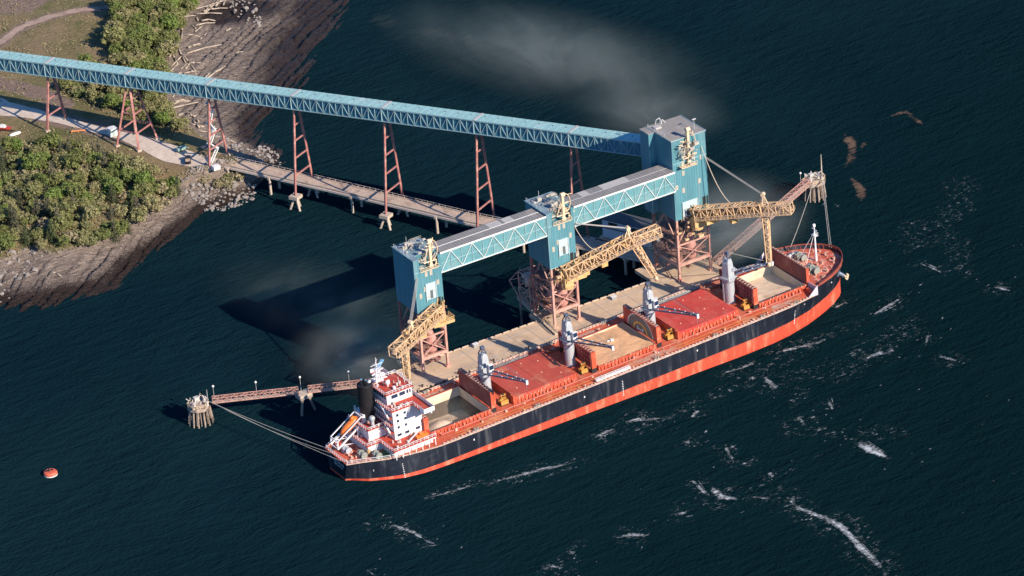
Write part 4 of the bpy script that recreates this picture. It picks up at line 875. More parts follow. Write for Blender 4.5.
# ---------------------------------------------------------------- ship loaders
def loader(root, knee, tip, chute0, chute1, mast_at, anchors, label, bw=3.1, bh=3.8, n=11):
    root = Vector(root); tip = Vector(tip); knee = Vector(knee)
    t = thing('ship_loader', label, 'ship loader', tuple(root), 'yellow ship loaders')
    b = MB(); P = truss(b, root, knee, bw, bh, n, .34, .24)
    d = (knee-root).normalized(); r = d.cross(Vector((0, 0, 1))).normalized()
    k2 = max(2, int((tip-knee).length/2.2)); truss(b, knee, tip, bw*.9, bh*.85, k2, .30, .22)
    RB = random.Random(int(abs(root.x)*3)+1)
    for _ in range(46):
        f = RB.random(); q = root.lerp(knee, f)+r*RB.choice([-1, 1])*bw*.52+Vector((0, 0, RB.uniform(0, bh))); b.bar(q, q+d*RB.uniform(-1.8, 1.8)+Vector((0, 0, RB.uniform(-1, 1))), RB.uniform(.12, .26))
    b.build('boom', YEL, t)
    b = MB(); truss(b, root+Vector((0, 0, .5)), knee+Vector((0, 0, .5)), bw*.55, bh*.6, n*2, .16, .16)
    for _ in range(40):
        q = root.lerp(knee, RB.random())+r*RB.uniform(-.6, .6)*bw+Vector((0, 0, RB.uniform(-.4, bh+.3))); b.bar(q, q+RB.choice([d*1.5, r*1.2, Vector((0, 0, 1.2)), d*1.2+r]), RB.uniform(.12, .3))
    b.build('inner_frame', mat('rusty ochre steel', (.40, .235, .11), .7, .35, .9, (.20, .12, .08), .45, 1), t)
    b = MB(); L_ = (tip-root).length
    for a, c in ((root, knee), (knee, tip)):
        dd = (c-a).normalized(); rr = dd.cross(Vector((0, 0, 1))).normalized(); uu = rr.cross(dd)
        b.bar(a+uu*.9, c+uu*.9, 1.3, .25); b.bar(a+uu*1.7, c+uu*1.7, 1.0, .12)
        for s in (-1, 1): b.rail([a+rr*s*(bw/2+.75)+uu*.2, c+rr*s*(bw/2+.75)+uu*.2], 1.1, 1.3, .1); b.bar(a+rr*s*(bw/2+.4)+uu*.12, c+rr*s*(bw/2+.4)+uu*.12, .8, .1)
    b.build('belt_and_walkways', mat('dusty cream walkway', (.66, .48, .30), .8, .3, .9, (.42, .27, .15), .4, .7), t)
    R = random.Random(int(abs(root.x)*7)); b = MB()
    for _ in range(26):
        q = root.lerp(knee, R.random()); q += r*R.uniform(-1.5, 1.5)+Vector((0, 0, R.uniform(-.5, bh+.4))); s = R.uniform(.25, .65); b.box(q.x-s, q.x+s, q.y-s*.7, q.y+s*.7, q.z-s*.6, q.z+s*.6)
    q = root.lerp(knee, .55)-Vector((0, 0, 1.3)); b.box(q.x-1.1, q.x+1.1, q.y-.9, q.y+.9, q.z-.9, q.z+.7); q = root.lerp(knee, .22)-Vector((0, 0, 1.)); b.box(q.x-2.4, q.x+2.4, q.y-1, q.y+1, q.z-.7, q.z+.5)
    b.build('drive_units', mat('ochre machinery', (.60, .38, .14), .7, .3, .9, (.75, .6, .4), .4, .8), t)
    # root knuckle
    b = MB(); b.box(root.x-1.6, root.x+1.6, root.y-1.3, root.y+1.3, root.z-2.6, root.z+.3); b.bar(root+Vector((0, 0, -.5)), root-d*2.2+Vector((0, 0, 3.5)), .9, .8); b.bar(root+r*1.2, root+r*1.2-d*1.5+Vector((0, 0, 4.6)), .35); b.bar(root-r*1.2, root-r*1.2-d*1.5+Vector((0, 0, 4.6)), .35)
    b.tube(root+Vector((0, 0, -3.4)), root+Vector((0, 0, -2.4)), 1.9, 1.9, 14); b.build('knuckle', YELB, t)
    # vertical spout
    c0 = Vector(chute0); c1 = Vector(chute1); b = MB(); dd = (c1-c0).normalized(); x_ = dd.orthogonal().normalized(); y_ = dd.cross(x_); w0, w1 = 1.35, .95; m_ = 7
    for k in range(4):
        an = math.pi/4+k*math.pi/2; v_ = x_*math.cos(an)+y_*math.sin(an); b.bar(c0+v_*w0, c1+v_*w1, .26)
        an2 = an+math.pi/2; v2 = x_*math.cos(an2)+y_*math.sin(an2)
        for j in range(m_):
            f0 = j/m_; f1 = (j+1)/m_; wa = w0+(w1-w0)*f0; wb = w0+(w1-w0)*f1; A_ = c0.lerp(c1, f0); B_ = c0.lerp(c1, f1); b.bar(A_+v_*wa, A_+v2*wa, .18); b.bar(A_+(v_ if j % 2 else v2)*wa, B_+(v2 if j % 2 else v_)*wb, .16)
    sp_ = b.build('spout_frame', YEL, t)
    b = MB(); b.tube(c0, c1, .55, .42, 10); b.tube(c1, c1+dd*1.6, .45, .7, 10); b.build('spout_pipe', CREAM, t, smooth=True)
    b = MB(); m0 = Vector(mast_at); b.bar(m0+r*.9, m0+Vector((0, 0, 3.6)), .35); b.bar(m0-r*.9, m0+Vector((0, 0, 3.6)), .35); b.bar(m0+d*1.6, m0+Vector((0, 0, 3.6)), .3); b.bar(m0-d*1.8, m0+Vector((0, 0, 3.6)), .3); b.tube(m0+Vector((0, 0, 3.6))-r*.6, m0+Vector((0, 0, 3.6))+r*.6, .7, .7, 10); b.build('a_frame', CREAM, t)
    ap = m0+Vector((0, 0, 3.6))
    for an in anchors:
        b = MB()
        for s in (-.45, -.15, .15, .45): b.tube(Vector(an)+r*s, ap+r*s, .075, .075, 4)
        b.build('hoist_rope', WIRE, t)
    return t
loader((-6.0, 24.3, 26.8), (-21.5, 17.6, 24.6), (-28.6, 14.6, 23.8), (-23.3, 16.6, 24.2), (-23.3, 16.4, 13.2), (-19.5, 18.4, 27.6), [(-11.8, 25.6, 41.0)], 'leftmost yellow ship loader, its boom dropping towards the stern of the ship', n=7)
loader((40.5, 23.6, 24.4), (62.8, 19.3, 30.6), (72.4, 18.4, 31.4), (63.4, 18.6, 30.4), (69.6, 18.2, 17.6), (61.5, 19.4, 33.2), [(46.3, 25.6, 41)], 'middle yellow ship loader, its boom swung along the dock with a slanting spout')
loader((90.6, 24.4, 28.8), (104.2, 6.6, 33.0), (110.2, -1.2, 34.6), (104.4, 5.6, 32.0), (103.8, 4.0, 17.2), (104.4, 6.6, 36.2), [(97.0, 27.2, 47.5)], 'rightmost yellow ship loader, its spout hanging over the open forward hold', n=10)
# ---------------------------------------------------------------- bulk carrier (its own level frame, trimmed by the stern)
HULLB = mat('black hull paint', (.011, .016, .028), .45, .35, .35, (.050, .052, .060), .42, .35, stretch=(1.6, 1, .18))
HULLR = mat('red boot topping', (.68, .085, .042), .55, .16, .3, (.74, .21, .12), .5, .3, stretch=(1.2, 1, .3))
DECKR = mat('orange red deck', (.58, .105, .050), .7, .22, .25, (.62, .26, .15), .46, .16, bump=.01)
DECKF = mat('foredeck red', (.56, .12, .070), .7, .22, .5, (.66, .40, .30), .50, .5)
COVER = mat('hatch cover red', (.50, .082, .052), .65, .12, .25, (.60, .21, .12), .46, .16)
COVER2 = mat('hatch cover crimson', (.56, .062, .046), .65, .14, .25, (.56, .14, .10), .42, .14)
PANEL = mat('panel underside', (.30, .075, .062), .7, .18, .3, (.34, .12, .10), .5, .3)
COAM = mat('coaming orange red', (.62, .10, .045), .6, .2, .5, (.60, .22, .13), .4, .5)
CWHITE = mat('ship white', (.82, .82, .81), .45, .06, .4, (.62, .50, .40), .22, .35, stretch=(2, 2, .5))
CGREY = mat('crane grey', (.43, .46, .48), .45, .12, .5, (.40, .33, .26), .3, .6, stretch=(2, 2, .6))
JIBM = mat('dark blue jib', (.105, .135, .195), .45, .15, .8)
BLACK = mat('funnel black', (.014, .014, .016), .5, .3, .6, (.04, .035, .03), .3, .5)
HOLDW = mat('cream hold wall', (.74, .63, .46), .8, .10, .4, (.55, .42, .28), .35, .3)
GRAIN = mat('golden grain', (.72, .42, .225), .95, .10, .35, (.58, .35, .19), .5, .12, bump=.10, bscale=1.2)
GRAIN2 = mat('pale grain', (.72, .56, .42), .95, .08, .35, (.52, .38, .25), .5, .12, bump=.06, bscale=1.2)
ORANGE = mat('lifeboat orange', (.85, .20, .035), .4, .08, .8)
GREEN = mat('green tarpaulin', (.06, .20, .08), .7, .2, .8)
GREYG = mat('greenish machinery', (.30, .33, .28), .6, .3, 1.0, (.15, .13, .1), .4, 1)
YLINE = mat('yellow deck line', (.80, .44, .07), .6, .2, .8)
BGLASS = mat('blue glass', (.018, .04, .09), .12, .1, 1)

SP = bpy.data.objects.new('cargo_ship', None); COL.objects.link(SP)
tag(SP, 'long black and red bulk carrier with orange red deck, moored at the dock', 'cargo ship')
PTS_D = [(-59, 6.6), (-57.5, 7.4), (-54.5, 8.6), (-51, 10.4), (-48, 11.9), (-44, 13.3), (-38, 14.8), (-32, 15.9), (-27, 16.13), (80, 16.13), (91, 16.1), (98, 15.9), (104, 15.3), (109, 14.7), (113, 13.8), (117, 12.4), (120.5, 10.6), (123.5, 8.4), (126, 5.6), (127.6, 2.8), (128.2, 0)]
PTS_W = [(-59, 4.2), (-57.5, 5.2), (-53.5, 9.4), (-48, 12.6), (-44, 14.6), (-38, 15.8), (-32, 16.1), (-27, 16.13), (80, 16.13), (91, 15.6), (98, 14.6), (107, 12.2), (113, 9.9), (117, 8.1), (122, 5.4), (126, 2.6), (127.6, .9), (128.0, 0)]
def itp(P, x):
    if x <= P[0][0]: return P[0][1]
    for (a, va), (c, vc) in zip(P[:-1], P[1:]):
        if x <= c: return va+(vc-va)*(x-a)/(c-a)
    return P[-1][1]
DZ = 8.0
def ztop(x): return DZ if x < 107.6 else (DZ+3.6*min(1, (x-107.6)/3.2) if x < 110.8 else DZ+3.6+.035*(x-110.8))
def hb(x, z):
    d = itp(PTS_D, x); w_ = itp(PTS_W, x)
    if z <= 0: return w_*(1-.05*(-z/5)**2)
    f = min(1, z/ztop(x)); return w_+(d-w_)*f**1.2
xs = sorted(set([p[0] for p in PTS_D]+[p[0] for p in PTS_W]+[107.6, 108.6, 109.6, 110.8, 115, 119, 125, 127, 128.2]+list(range(-20, 80, 12))))
ZR = 2.3
b = MB(); levels = ['k', -5, -2, 0, 1.2, ZR, ZR+.001, 4.5, 6.5, 'T']; nl = len(levels)
V = []; F = []; M_ = []
for sgn in (-1, 1):
    base = len(V)
    for x in xs:
        for l in levels:
            if l == 'k': V.append((x, 0, -6.5)); continue
            z = ztop(x) if l == 'T' else l
            if l in (4.5, 6.5): z = ZR+(ztop(x)-ZR)*(.36 if l == 4.5 else .72)
            V.append((x, sgn*hb(x, z), z))
    for i in range(len(xs)-1):
        for k in range(nl-1):
            a = base+i*nl+k; c = a+nl; F.append((a, c, c+1, a+1) if sgn < 0 else (a, a+1, c+1, c)); M_.append(0 if k < 5 else 1)
n2 = len(xs)*nl
for k in range(nl-1): F.append((k, k+1, n2+k+1, n2+k)); M_.append(0 if k < 5 else 1)
b.v = V; b.f = F; b.m = M_
hull = b.build('hull', [HULLR, HULLB], SP)
for p in hull.data.polygons: p.use_smooth = False
HX = [(-30.4, -9.5), (0, 20.9), (30.4, 51.3), (60.8, 81.7), (91.0, 108.6)]; HY = 9.15
# decks
b = MB()
dx = sorted(set([x for x in xs if -59 <= x <= 109.6]))
def strip(x0, x1, y_in, z, mb, inset=.15):
    ks = [x0]+[x for x in dx if x0 < x < x1]+[x1]
    for s in (-1, 1):
        for a, c in zip(ks[:-1], ks[1:]):
            ya, yc = hb(a, z)-inset, hb(c, z)-inset; q = [(a, s*y_in, z), (c, s*y_in, z), (c, s*yc, z), (a, s*ya, z)]
            mb.add(q if s > 0 else q[::-1], [(0, 1, 2, 3)])
strip(-31.2, 109.6, HY, DZ-.05, b); strip(-59, -31.2, 0, DZ-.05, b)
prev = -31.2
for a, c in HX: b.add([(prev, -HY, DZ-.05), (a, -HY, DZ-.05), (a, HY, DZ-.05), (prev, HY, DZ-.05)], [(0, 1, 2, 3)]); prev = c
b.add([(prev, -HY, DZ-.05), (109.6, -HY, DZ-.05), (109.6, HY, DZ-.05), (prev, HY, DZ-.05)], [(0, 1, 2, 3)])
b.build('main_deck', DECKR, SP)
FZ = DZ+2.55
b = MB(); ks = [109.6]+[x for x in xs if x > 109.6]
for a, c in zip(ks[:-1], ks[1:]):
    ya, yc = max(hb(a, FZ)-.25, 0), max(hb(c, FZ)-.25, 0); b.add([(a, -ya, FZ), (c, -yc, FZ), (c, yc, FZ), (a, ya, FZ)], [(0, 1, 2, 3)])
b.build('forecastle_deck', DECKF, SP)
b = MB(); y = hb(109.6, FZ)-.3; b.box(109.45, 109.6, -y, y, DZ-.05, FZ+.02)
b.prism_y([(105.6, DZ-.04), (109.5, DZ-.04), (109.5, FZ+.9)], -hb(107, DZ)+.1, -hb(107, DZ)+.3); b.prism_y([(105.6, DZ-.04), (109.5, DZ-.04), (109.5, FZ+.9)], hb(107, DZ)-.3, hb(107, DZ)-.1)
b.build('forecastle_bulkhead', mat('lavender white bulkhead', (.62, .55, .58), .5, .1, .6), SP)
# inside of the bulwark and its cap
b = MB()
for s in (-1, 1):
    for a, c in zip(ks[:-1], ks[1:]):
        pa = Vector((a, s*max(hb(a, ztop(a))-.12, 0), 0)); pc = Vector((c, s*max(hb(c, ztop(c))-.12, 0), 0))
        b.add([(pa.x, pa.y, FZ), (pc.x, pc.y, FZ), (pc.x, pc.y, ztop(c)), (pa.x, pa.y, ztop(a))], [(0, 1, 2, 3)]); b.bar((pa.x, pa.y, ztop(a)+.04), (pc.x, pc.y, ztop(c)+.04), .16, .08)
        if a < 127: b.bar((pa.x, pa.y-s*.1, FZ), (pa.x, pa.y-s*.6, FZ), .12); b.bar((pa.x, pa.y-s*.7, FZ), (pa.x, pa.y-s*.1, ztop(a)-.1), .1)
b.build('bulwark', mat('bulwark inner red', (.34, .08, .05), .6, .2, .5), SP)
# gunwale bar and dashes along the deck edge
g = MB(); ks = [x for x in xs if -59 <= x <= 107.6]; GWM = mat('pale gunwale', (.62, .42, .33), .6, .25, .6, (.75, .66, .55), .5, .5)
for s in (-1, 1):
    b = MB()
    for a, c in zip(ks[:-1], ks[1:]): b.bar((a, s*(hb(a, DZ)-.1), DZ+.12), (c, s*(hb(c, DZ)-.1), DZ+.12), .28, .3)
    b.build('gunwale', GWM, SP)
for s in (-1, 1):
    g = MB(); x = -30
    while x < 107:
        y = s*(hb(x, DZ)-.75); g.box(x, x+.5, y-.2, y+.2, DZ-.04, DZ+.3); g.box(x+.5, x+1.3, y-.06, y+.06, DZ+.02, DZ+.14); x += 1.3
    g.build('deck_edge_bar', mat('weathered stanchion', (.66, .52, .42), .6, .2, 1), SP)
# name lettering strokes on the transom, draught marks and load mark
b = MB(); R = random.Random(4)
for row, (z, n, h) in enumerate(((6.3, 11, .75), (5.2, 8, .55))):
    for k in range(n):
        y = -4.6+row*.8+k*.78*(1 if row == 0 else .85); b.box(-59.06, -59.01, y, y+.12, z, z+h); b.box(-59.06, -59.01, y+.12, y+.42, z+(h-.12 if k % 2 else 0), z+(h if k % 2 else .12))
        if k % 3 == 0: b.box(-59.06, -59.01, y+.36, y+.48, z, z+h)
for x in (-44, 34, 100):
    for k in range(9): z = .6+k*.62; yy = -hb(x, z)-.05; b.box(x, x+.32, yy, yy+.1, z, z+.26)
for x, z in ((-52, 4.6), (-20, 5.6), (20, 5.2), (62, 5.8), (104, 6.4), (118, 7)): yy = -hb(x, z)-.05; b.box(x, x+.35, yy, yy+.12, z, z+.6)
b.build('hull_marks', CWHITE, SP)
# rubbed edge of the boot topping
b = MB(); R = random.Random(12); x = -24
while x < 98:
    for_h = R.uniform(.1, .3)*(1.3 if 70 < x < 95 else 1); yy = -hb(x, 3)-.03; b.box(x, x+R.uniform(.15, .35), yy, yy+.08, ZR-.1, ZR+for_h); x += R.uniform(.5, .95)
b.build('boot_top_marks', mat('rubbed marks', (.22, .075, .05), .7, .3, .8), SP)
# deck lines
b = MB()
for y in (-12.3, -13.7): b.box(-24, 104, y-.07, y+.07, DZ-.045, DZ-.03)
for x in range(-20, 104, 10): b.box(x, x+.15, -13.7, -12.3, DZ-.044, DZ-.029)
b.build('walkway_lines', YLINE, SP)
# deck pipes
b = MB()
for y in (-10.6, -10.9, 10.5, 11.0, 11.6): b.tube((-28, y, DZ+.35), (106, y, DZ+.35), .13, .13, 5)
for x in range(-26, 106, 6):
    b.box(x, x+.2, -11.1, -10.4, DZ-.05, DZ+.25); b.box(x, x+.2, 10.3, 11.8, DZ-.05, DZ+.25)
b.build('deck_pipes', mat('deck pipe', (.46, .13, .08), .6, .3, .9), SP)
b = MB(); R = random.Random(21)
for _ in range(150):
    x = R.uniform(-27, 105); y = R.choice([-1, 1])*R.uniform(10.2, 15.2); s = R.uniform(.15, .4)
    if -13.9 < y < -12.1: continue
    b.box(x-s, x+s, y-s*.7, y+s*.7, DZ-.05, DZ+s*R.uniform(.6, 2.4)) if R.random() < .6 else b.lathe((x, y, DZ-.05), [(s*.6, 0), (s*.6, s*1.8), (s*.9, s*1.9), (s*.9, s*2.3), (.05, s*2.6)], 7)
b.build('deck_fittings', mat('deck fitting', (.62, .36, .25), .6, .4, 1.2, (.70, .66, .6), .45, 2.0), SP)
for x in (-18, 4, 28, 48, 70, 88, 101):
    for s in (-1, 1):
        b = MB()
        for o_ in (-.5, .5): b.lathe((x+o_, s*15.0, DZ-.05), [(.24, 0), (.24, .7), (.34, .75), (.34, .9), (.05, .92)], 8)
        b.box(x-1, x+1, s*15-.35, s*15+.35, DZ-.05, DZ+.12); b.build('mooring_bitts', GREYG, SP)
# stowed gangway and long pale pipes at the near edge
b = MB(); b.box(25.5, 38, -15.35, -14.5, DZ+.5, DZ+.75); b.rail([(25.5, -15.35, DZ+.75), (38, -15.35, DZ+.75)], .6, 1.2, .07); b.rail([(25.5, -14.5, DZ+.75), (38, -14.5, DZ+.75)], .6, 1.2, .07)
for x in (27, 31, 36): b.box(x, x+.3, -15.2, -14.6, DZ-.05, DZ+.5)
b.build('stowed_gangway', CWHITE, SP)

# grey pipes and a stowed ladder on the shoreward side deck
b = MB(); b.box(60, 79, 12.4, 13.2, DZ+.4, DZ+.6); b.rail([(60, 12.4, DZ+.6), (79, 12.4, DZ+.6)], .7, 1.3, .1)
for y in (13.8, 14.3): b.tube((58, y, DZ+.4), (84, y, DZ+.4), .18, .18, 6)
for x in range(58, 85, 5): b.box(x, x+.3, 12.3, 14.6, DZ-.05, DZ+.4)
b.build('side_ladder', STEEL, SP)
b = MB(); b.box(2, 18, 12.8, 13.5, DZ+.4, DZ+.6); b.rail([(2, 12.8, DZ+.6), (18, 12.8, DZ+.6)], .7, 1.3, .1)
for x in range(2, 19, 4): b.box(x, x+.3, 12.7, 13.6, DZ-.05, DZ+.4)
b.build('side_ladder', STEEL, SP)
# hatches
COT = DZ+1.6
def coaming(x0, x1, i):
    b = MB(); t = .28
    b.box(x0-t, x1+t, -HY-t, -HY, DZ-.3, COT); b.box(x0-t, x1+t, HY, HY+t, DZ-.3, COT); b.box(x0-t, x0, -HY, HY, DZ-.3, COT); b.box(x1, x1+t, -HY, HY, DZ-.3, COT)
    b.box(x0-.5, x1+.5, -HY-.55, -HY-.28, COT-.16, COT-.004); b.box(x0-.5, x1+.5, HY+.28, HY+.55, COT-.16, COT-.004)
    x = x0+.4; sb = MB()
    while x < x1:
        for s in (-1, 1): sb.prism_x([(s*(HY+.28), DZ-.05), (s*(HY+.75), DZ-.05), (s*(HY+.45), COT-.16), (s*(HY+.28), COT-.16)][::s], x, x+.12)
        x += 1.3
    c = b.build('hatch_coaming', COAM, SP); sb.build('coaming_stays', mat('dull red stay', (.34, .065, .04), .7, .3, 1), c)
    b = MB(); x = x0+.8; k = 0
    while x < x1:
        if rnd.random() < .6: b.box(x, x+.22, -HY-.60, -HY-.34, COT-.3, COT+.10+.3*rnd.random())
        if rnd.random() < .35: b.box(x+.5, x+.66, -HY-1.15, -HY-.95, DZ, DZ+1.0)
        x += 1.1+.5*rnd.random(); k += 1
    b.build('cleats', mat('dull cleat', (.62, .40, .31), .6, .4, 1.4), c)
    return c
for i, (a, c_) in enumerate(HX): coaming(a, c_, i)
for i in (1, 3):
    a, c_ = HX[i]; m_ = COVER if i == 1 else COVER2
    b = MB(); b.box(a-.35, (a+c_)/2-.06, -HY-.3, HY+.3, COT+.005, COT+.85); b.box((a+c_)/2+.06, c_+.35, -HY-.3, HY+.3, COT+.005, COT+.85)
    for fx in (.25, .75): x = a+(c_-a)*fx; b.box(x-.04, x+.04, -HY-.3, HY+.3, COT+.85, COT+.875)
    x = a+.5
    while x < c_: b.box(x, x+.12, -HY-.42, -HY-.3, COT+.05, COT+.8); x += 1.2
    hc = b.build('hatch_cover', m_, SP)
    b = MB()
    for k, (px, py) in enumerate([(3, -5), (8, 3), (14, -2), (17, 5), (12, 7), (5, 6.5), (18.5, -6)]): b.lathe((a+px, py, COT+.85), [(.22, 0), (.22, .12), (.05, .16)], 7)
    b.build('lashing_socket', CREAM, hc)
    b = MB()
    for x in (a-.55, c_+.4):
        for y in (-HY+1, HY-1.6): b.box(x, x+.2, y, y+.7, DZ, COT+.7)
    b.box(a-1.1, a-.4, -HY-.3, -HY+1.4, DZ, COT+1.2); b.box(c_+.4, c_+1.0, -HY-.2, -HY+1.0, DZ, COT+.6); b.build('hinge_posts', COAM, hc)
# upright folded panels at the open holds
PH = 5.5
def panels(x, sgn, i, heli=False):
    """two panels folded upright; x is the face towards the hold, sgn the side away from it"""
    b = MB(); g = MB()
    for k in range(2):
        xa = x+sgn*k*.95; xb = xa+sgn*.62; lo, hi = min(xa, xb), max(xa, xb)
        b.box(lo, hi, -HY-.25, HY+.25, COT+.1, COT+PH+.1-k*.15)
        for j in range(13): y = -HY+j*(2*HY/12); g.box(min(xb, xb+sgn*.2), max(xb, xb+sgn*.2), y-.06, y+.06, COT+.4, COT+PH-.2)
        for z in (COT+1.4, COT+3, COT+4.6): g.box(min(xb, xb+sgn*.22), max(xb, xb+sgn*.22), -HY, HY, z-.07, z+.07)
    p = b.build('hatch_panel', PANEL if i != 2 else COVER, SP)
    lo, hi = min(x, x+sgn*1.6), max(x, x+sgn*1.6)
    b = MB(); b.box(lo, hi, -HY-.36, -HY-.26, COT, COT+PH+.12); b.build('panel_end', COAM, p)
    g.build('stiffener', PANEL, p)
    b = MB()
    for k in range(14): y = -HY+.4+k*1.38; b.box(lo+.15, hi-.1, y, y+.4, COT+PH+.1, COT+PH+.24)
    for k in range(2): xa = x+sgn*(k*.95+.3); b.bar((xa, -HY-.2, COT+PH+.14-k*.15), (xa, HY+.2, COT+PH+.14-k*.15), .12)
    b.build('panel_wheels', mat('pale hinge', (.50, .34, .27), .6, .3, 1.2), p)
    b = MB()
    for y in (-HY-.1, HY-.5): b.box(lo-.1, hi+.1, y, y+.6, DZ-.05, COT+.1)
    b.build('panel_feet', DARK, p)
    if heli:
        xf = x-sgn*.02; b = MB(); zc = COT+.35
        def seg(r0, r1, z0c, col, a0=0., a1=math.pi, n=20):
            b.c = col
            for j in range(n):
                t0 = a0+(a1-a0)*j/n; t1 = a0+(a1-a0)*(j+1)/n
                def pt(r, t): return (xf-(0 if col == 0 else .012*col), max(-HY, min(HY, r*math.cos(t))), min(COT+PH, z0c+r*math.sin(t)*.78))
                q = [pt(r0, t0), pt(r1, t0), pt(r1, t1), pt(r0, t1)]; b.add(q, [(0, 1, 2, 3)])
        seg(.01, 7.2, zc, 0); seg(6.9, 7.3, zc, 1); seg(3.3, 4.1, zc, 2)
        b.c = 1
        for y0_, y1_ in ((-1.7, -1.2), (1.2, 1.7)): b.add([(xf-.03, y0_, zc), (xf-.03, y1_, zc), (xf-.03, y1_, zc+1.5), (xf-.03, y0_, zc+1.5)], [(0, 1, 2, 3)])
        b.add([(xf-.03, -1.2, zc+.5), (xf-.03, 1.2, zc+.5), (xf-.03, 1.2, zc+.9), (xf-.03, -1.2, zc+.9)], [(0, 1, 2, 3)])
        b.build('helipad_marking', [mat('grey green paint', (.20, .20, .17), .8, .2, .5), CWHITE, YLINE], p)
panels(-8.9, 1, 0); panels(-31.2, -1, 0)
panels(52.0, 1, 2, True); panels(29.4, -1, 2)
panels(109.2-.1, .62, 4); panels(90.3, -1, 4)
# holds
for i, (lev, col) in {0: (5.2, GRAIN2), 2: (9.15, GRAIN), 4: (6.7, GRAIN2)}.items():
    a, c_ = HX[i]; b = MB(); e = .02; zb = 1.0
    b.add([(a+e, -HY+e, zb), (c_-e, -HY+e, zb), (c_-e, -HY+e, COT-.01), (a+e, -HY+e, COT-.01)], [(3, 2, 1, 0)]); b.add([(a+e, HY-e, zb), (c_-e, HY-e, zb), (c_-e, HY-e, COT-.01), (a+e, HY-e, COT-.01)], [(0, 1, 2, 3)])
    b.add([(a+e, -HY+e, zb), (a+e, HY-e, zb), (a+e, HY-e, COT-.01), (a+e, -HY+e, COT-.01)], [(0, 1, 2, 3)]); b.add([(c_-e, -HY+e, zb), (c_-e, HY-e, zb), (c_-e, HY-e, COT-.01), (c_-e, -HY+e, COT-.01)], [(3, 2, 1, 0)])
    b.box(a+e, c_-e, -HY+e, HY-e, .6, .9)
    b.build('hold_wall', HOLDW, SP)
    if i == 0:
        b = MB(); q = .06  # dust and the shade of the deep hold put into one dark brown
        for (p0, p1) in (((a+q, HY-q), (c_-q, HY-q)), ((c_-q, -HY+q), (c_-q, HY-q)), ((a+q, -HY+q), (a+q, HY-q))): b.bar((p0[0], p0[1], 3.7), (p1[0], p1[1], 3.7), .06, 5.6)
        b.build('shaded_dusty_lining', mat('shaded dusty brown', (.13, .095, .07), .9, .3, .6), SP)
TRIM = .0282
SP.rotation_euler = (0, -math.atan(TRIM), 0)
bpy.context.view_layer.update()
SM = Matrix.Rotation(-math.atan(TRIM), 4, 'Y')
def grain(i, f, m_, label):
    a, c_ = HX[i]; n = 44; V = []; F = []
    for j in range(n+1):
        for k in range(n+1):
            x = a+.06+(c_-a-.12)*k/n; y = -HY+.06+(2*HY-.12)*j/n; z = f((k/n), (j/n), x, y); v = SM @ Vector((x, y, z)); V.append(tuple(v))
    for j in range(n):
        for k in range(n): q = j*(n+1)+k; F.append((q, q+1, q+n+2, q+n+1))
    nb = len(V)
    o = obj_mesh('grain_cargo', V, F, m_, smooth=True); tag(o, label, None, None, 'stuff')
grain(0, lambda s, t, x, y: 1.6+6.0*math.exp(-(((s-.34)/.34)**2+((t-.36)/.36)**2))+.2*fbm(x, y, .3), GRAIN2, 'pale heap of grain in the half empty aft hold')
grain(2, lambda s, t, x, y: COT-.35+.22*fbm(x, y, .16, 3)+.10*math.sin(x*1.3+y*.4)+.08*fbm(x, y, .8), GRAIN, 'golden grain filling the middle hold to the brim')
grain(4, lambda s, t, x, y: 6.6+.35*fbm(x, y, .12)-.7*math.exp(-((s-.8)**2+(t-.7)**2)*14), GRAIN2, 'pale grain in the forward open hold under the spout')
b = MB(); b.box(42, 42.9, 1.5, 2.3, COT-.2, COT+.35); b.box(41, 41.9, 2.2, 2.6, COT-.25, COT); q = b.build('grain_trimmer', CWHITE, None); tag(q, 'small white machine sitting on the golden grain in the middle hold', 'machine')
q.matrix_world = SM

# grain spilled on the side deck
V = []; F = []; A = []
for (x0, x1, y0, y1) in ((34, 62, -15.6, -10.0), (88, 106, -15.2, -10.0), (-26, -6, 10, 15), (30, 52, 10, 15.2)):
    nx, ny = int(x1-x0), 8; base = len(V)
    for j in range(ny+1):
        for k in range(nx+1):
            x = x0+(x1-x0)*k/nx; y = y0+(y1-y0)*j/ny; fx = min(1, min(k, nx-k)/(nx*.35)); fy = min(1, min(j, ny-j)/2.5); V.append(tuple(SM @ Vector((x, y, DZ-.02)))); A.append((fx*fy, .3, 0, 1))
    for j in range(ny):
        for k in range(nx): q = base+j*(nx+1)+k; F.append((q, q+1, q+nx+2, q+nx+1))
o = obj_mesh('spilled_grain', V, F, slick_mat('spilled grain', (.72, .55, .42, 1), .38, .62, .9, .25, .9, .75, 0, .5), {'fall': A}); tag(o, 'pale grain and dust spilled along the side deck', None, None, 'stuff')

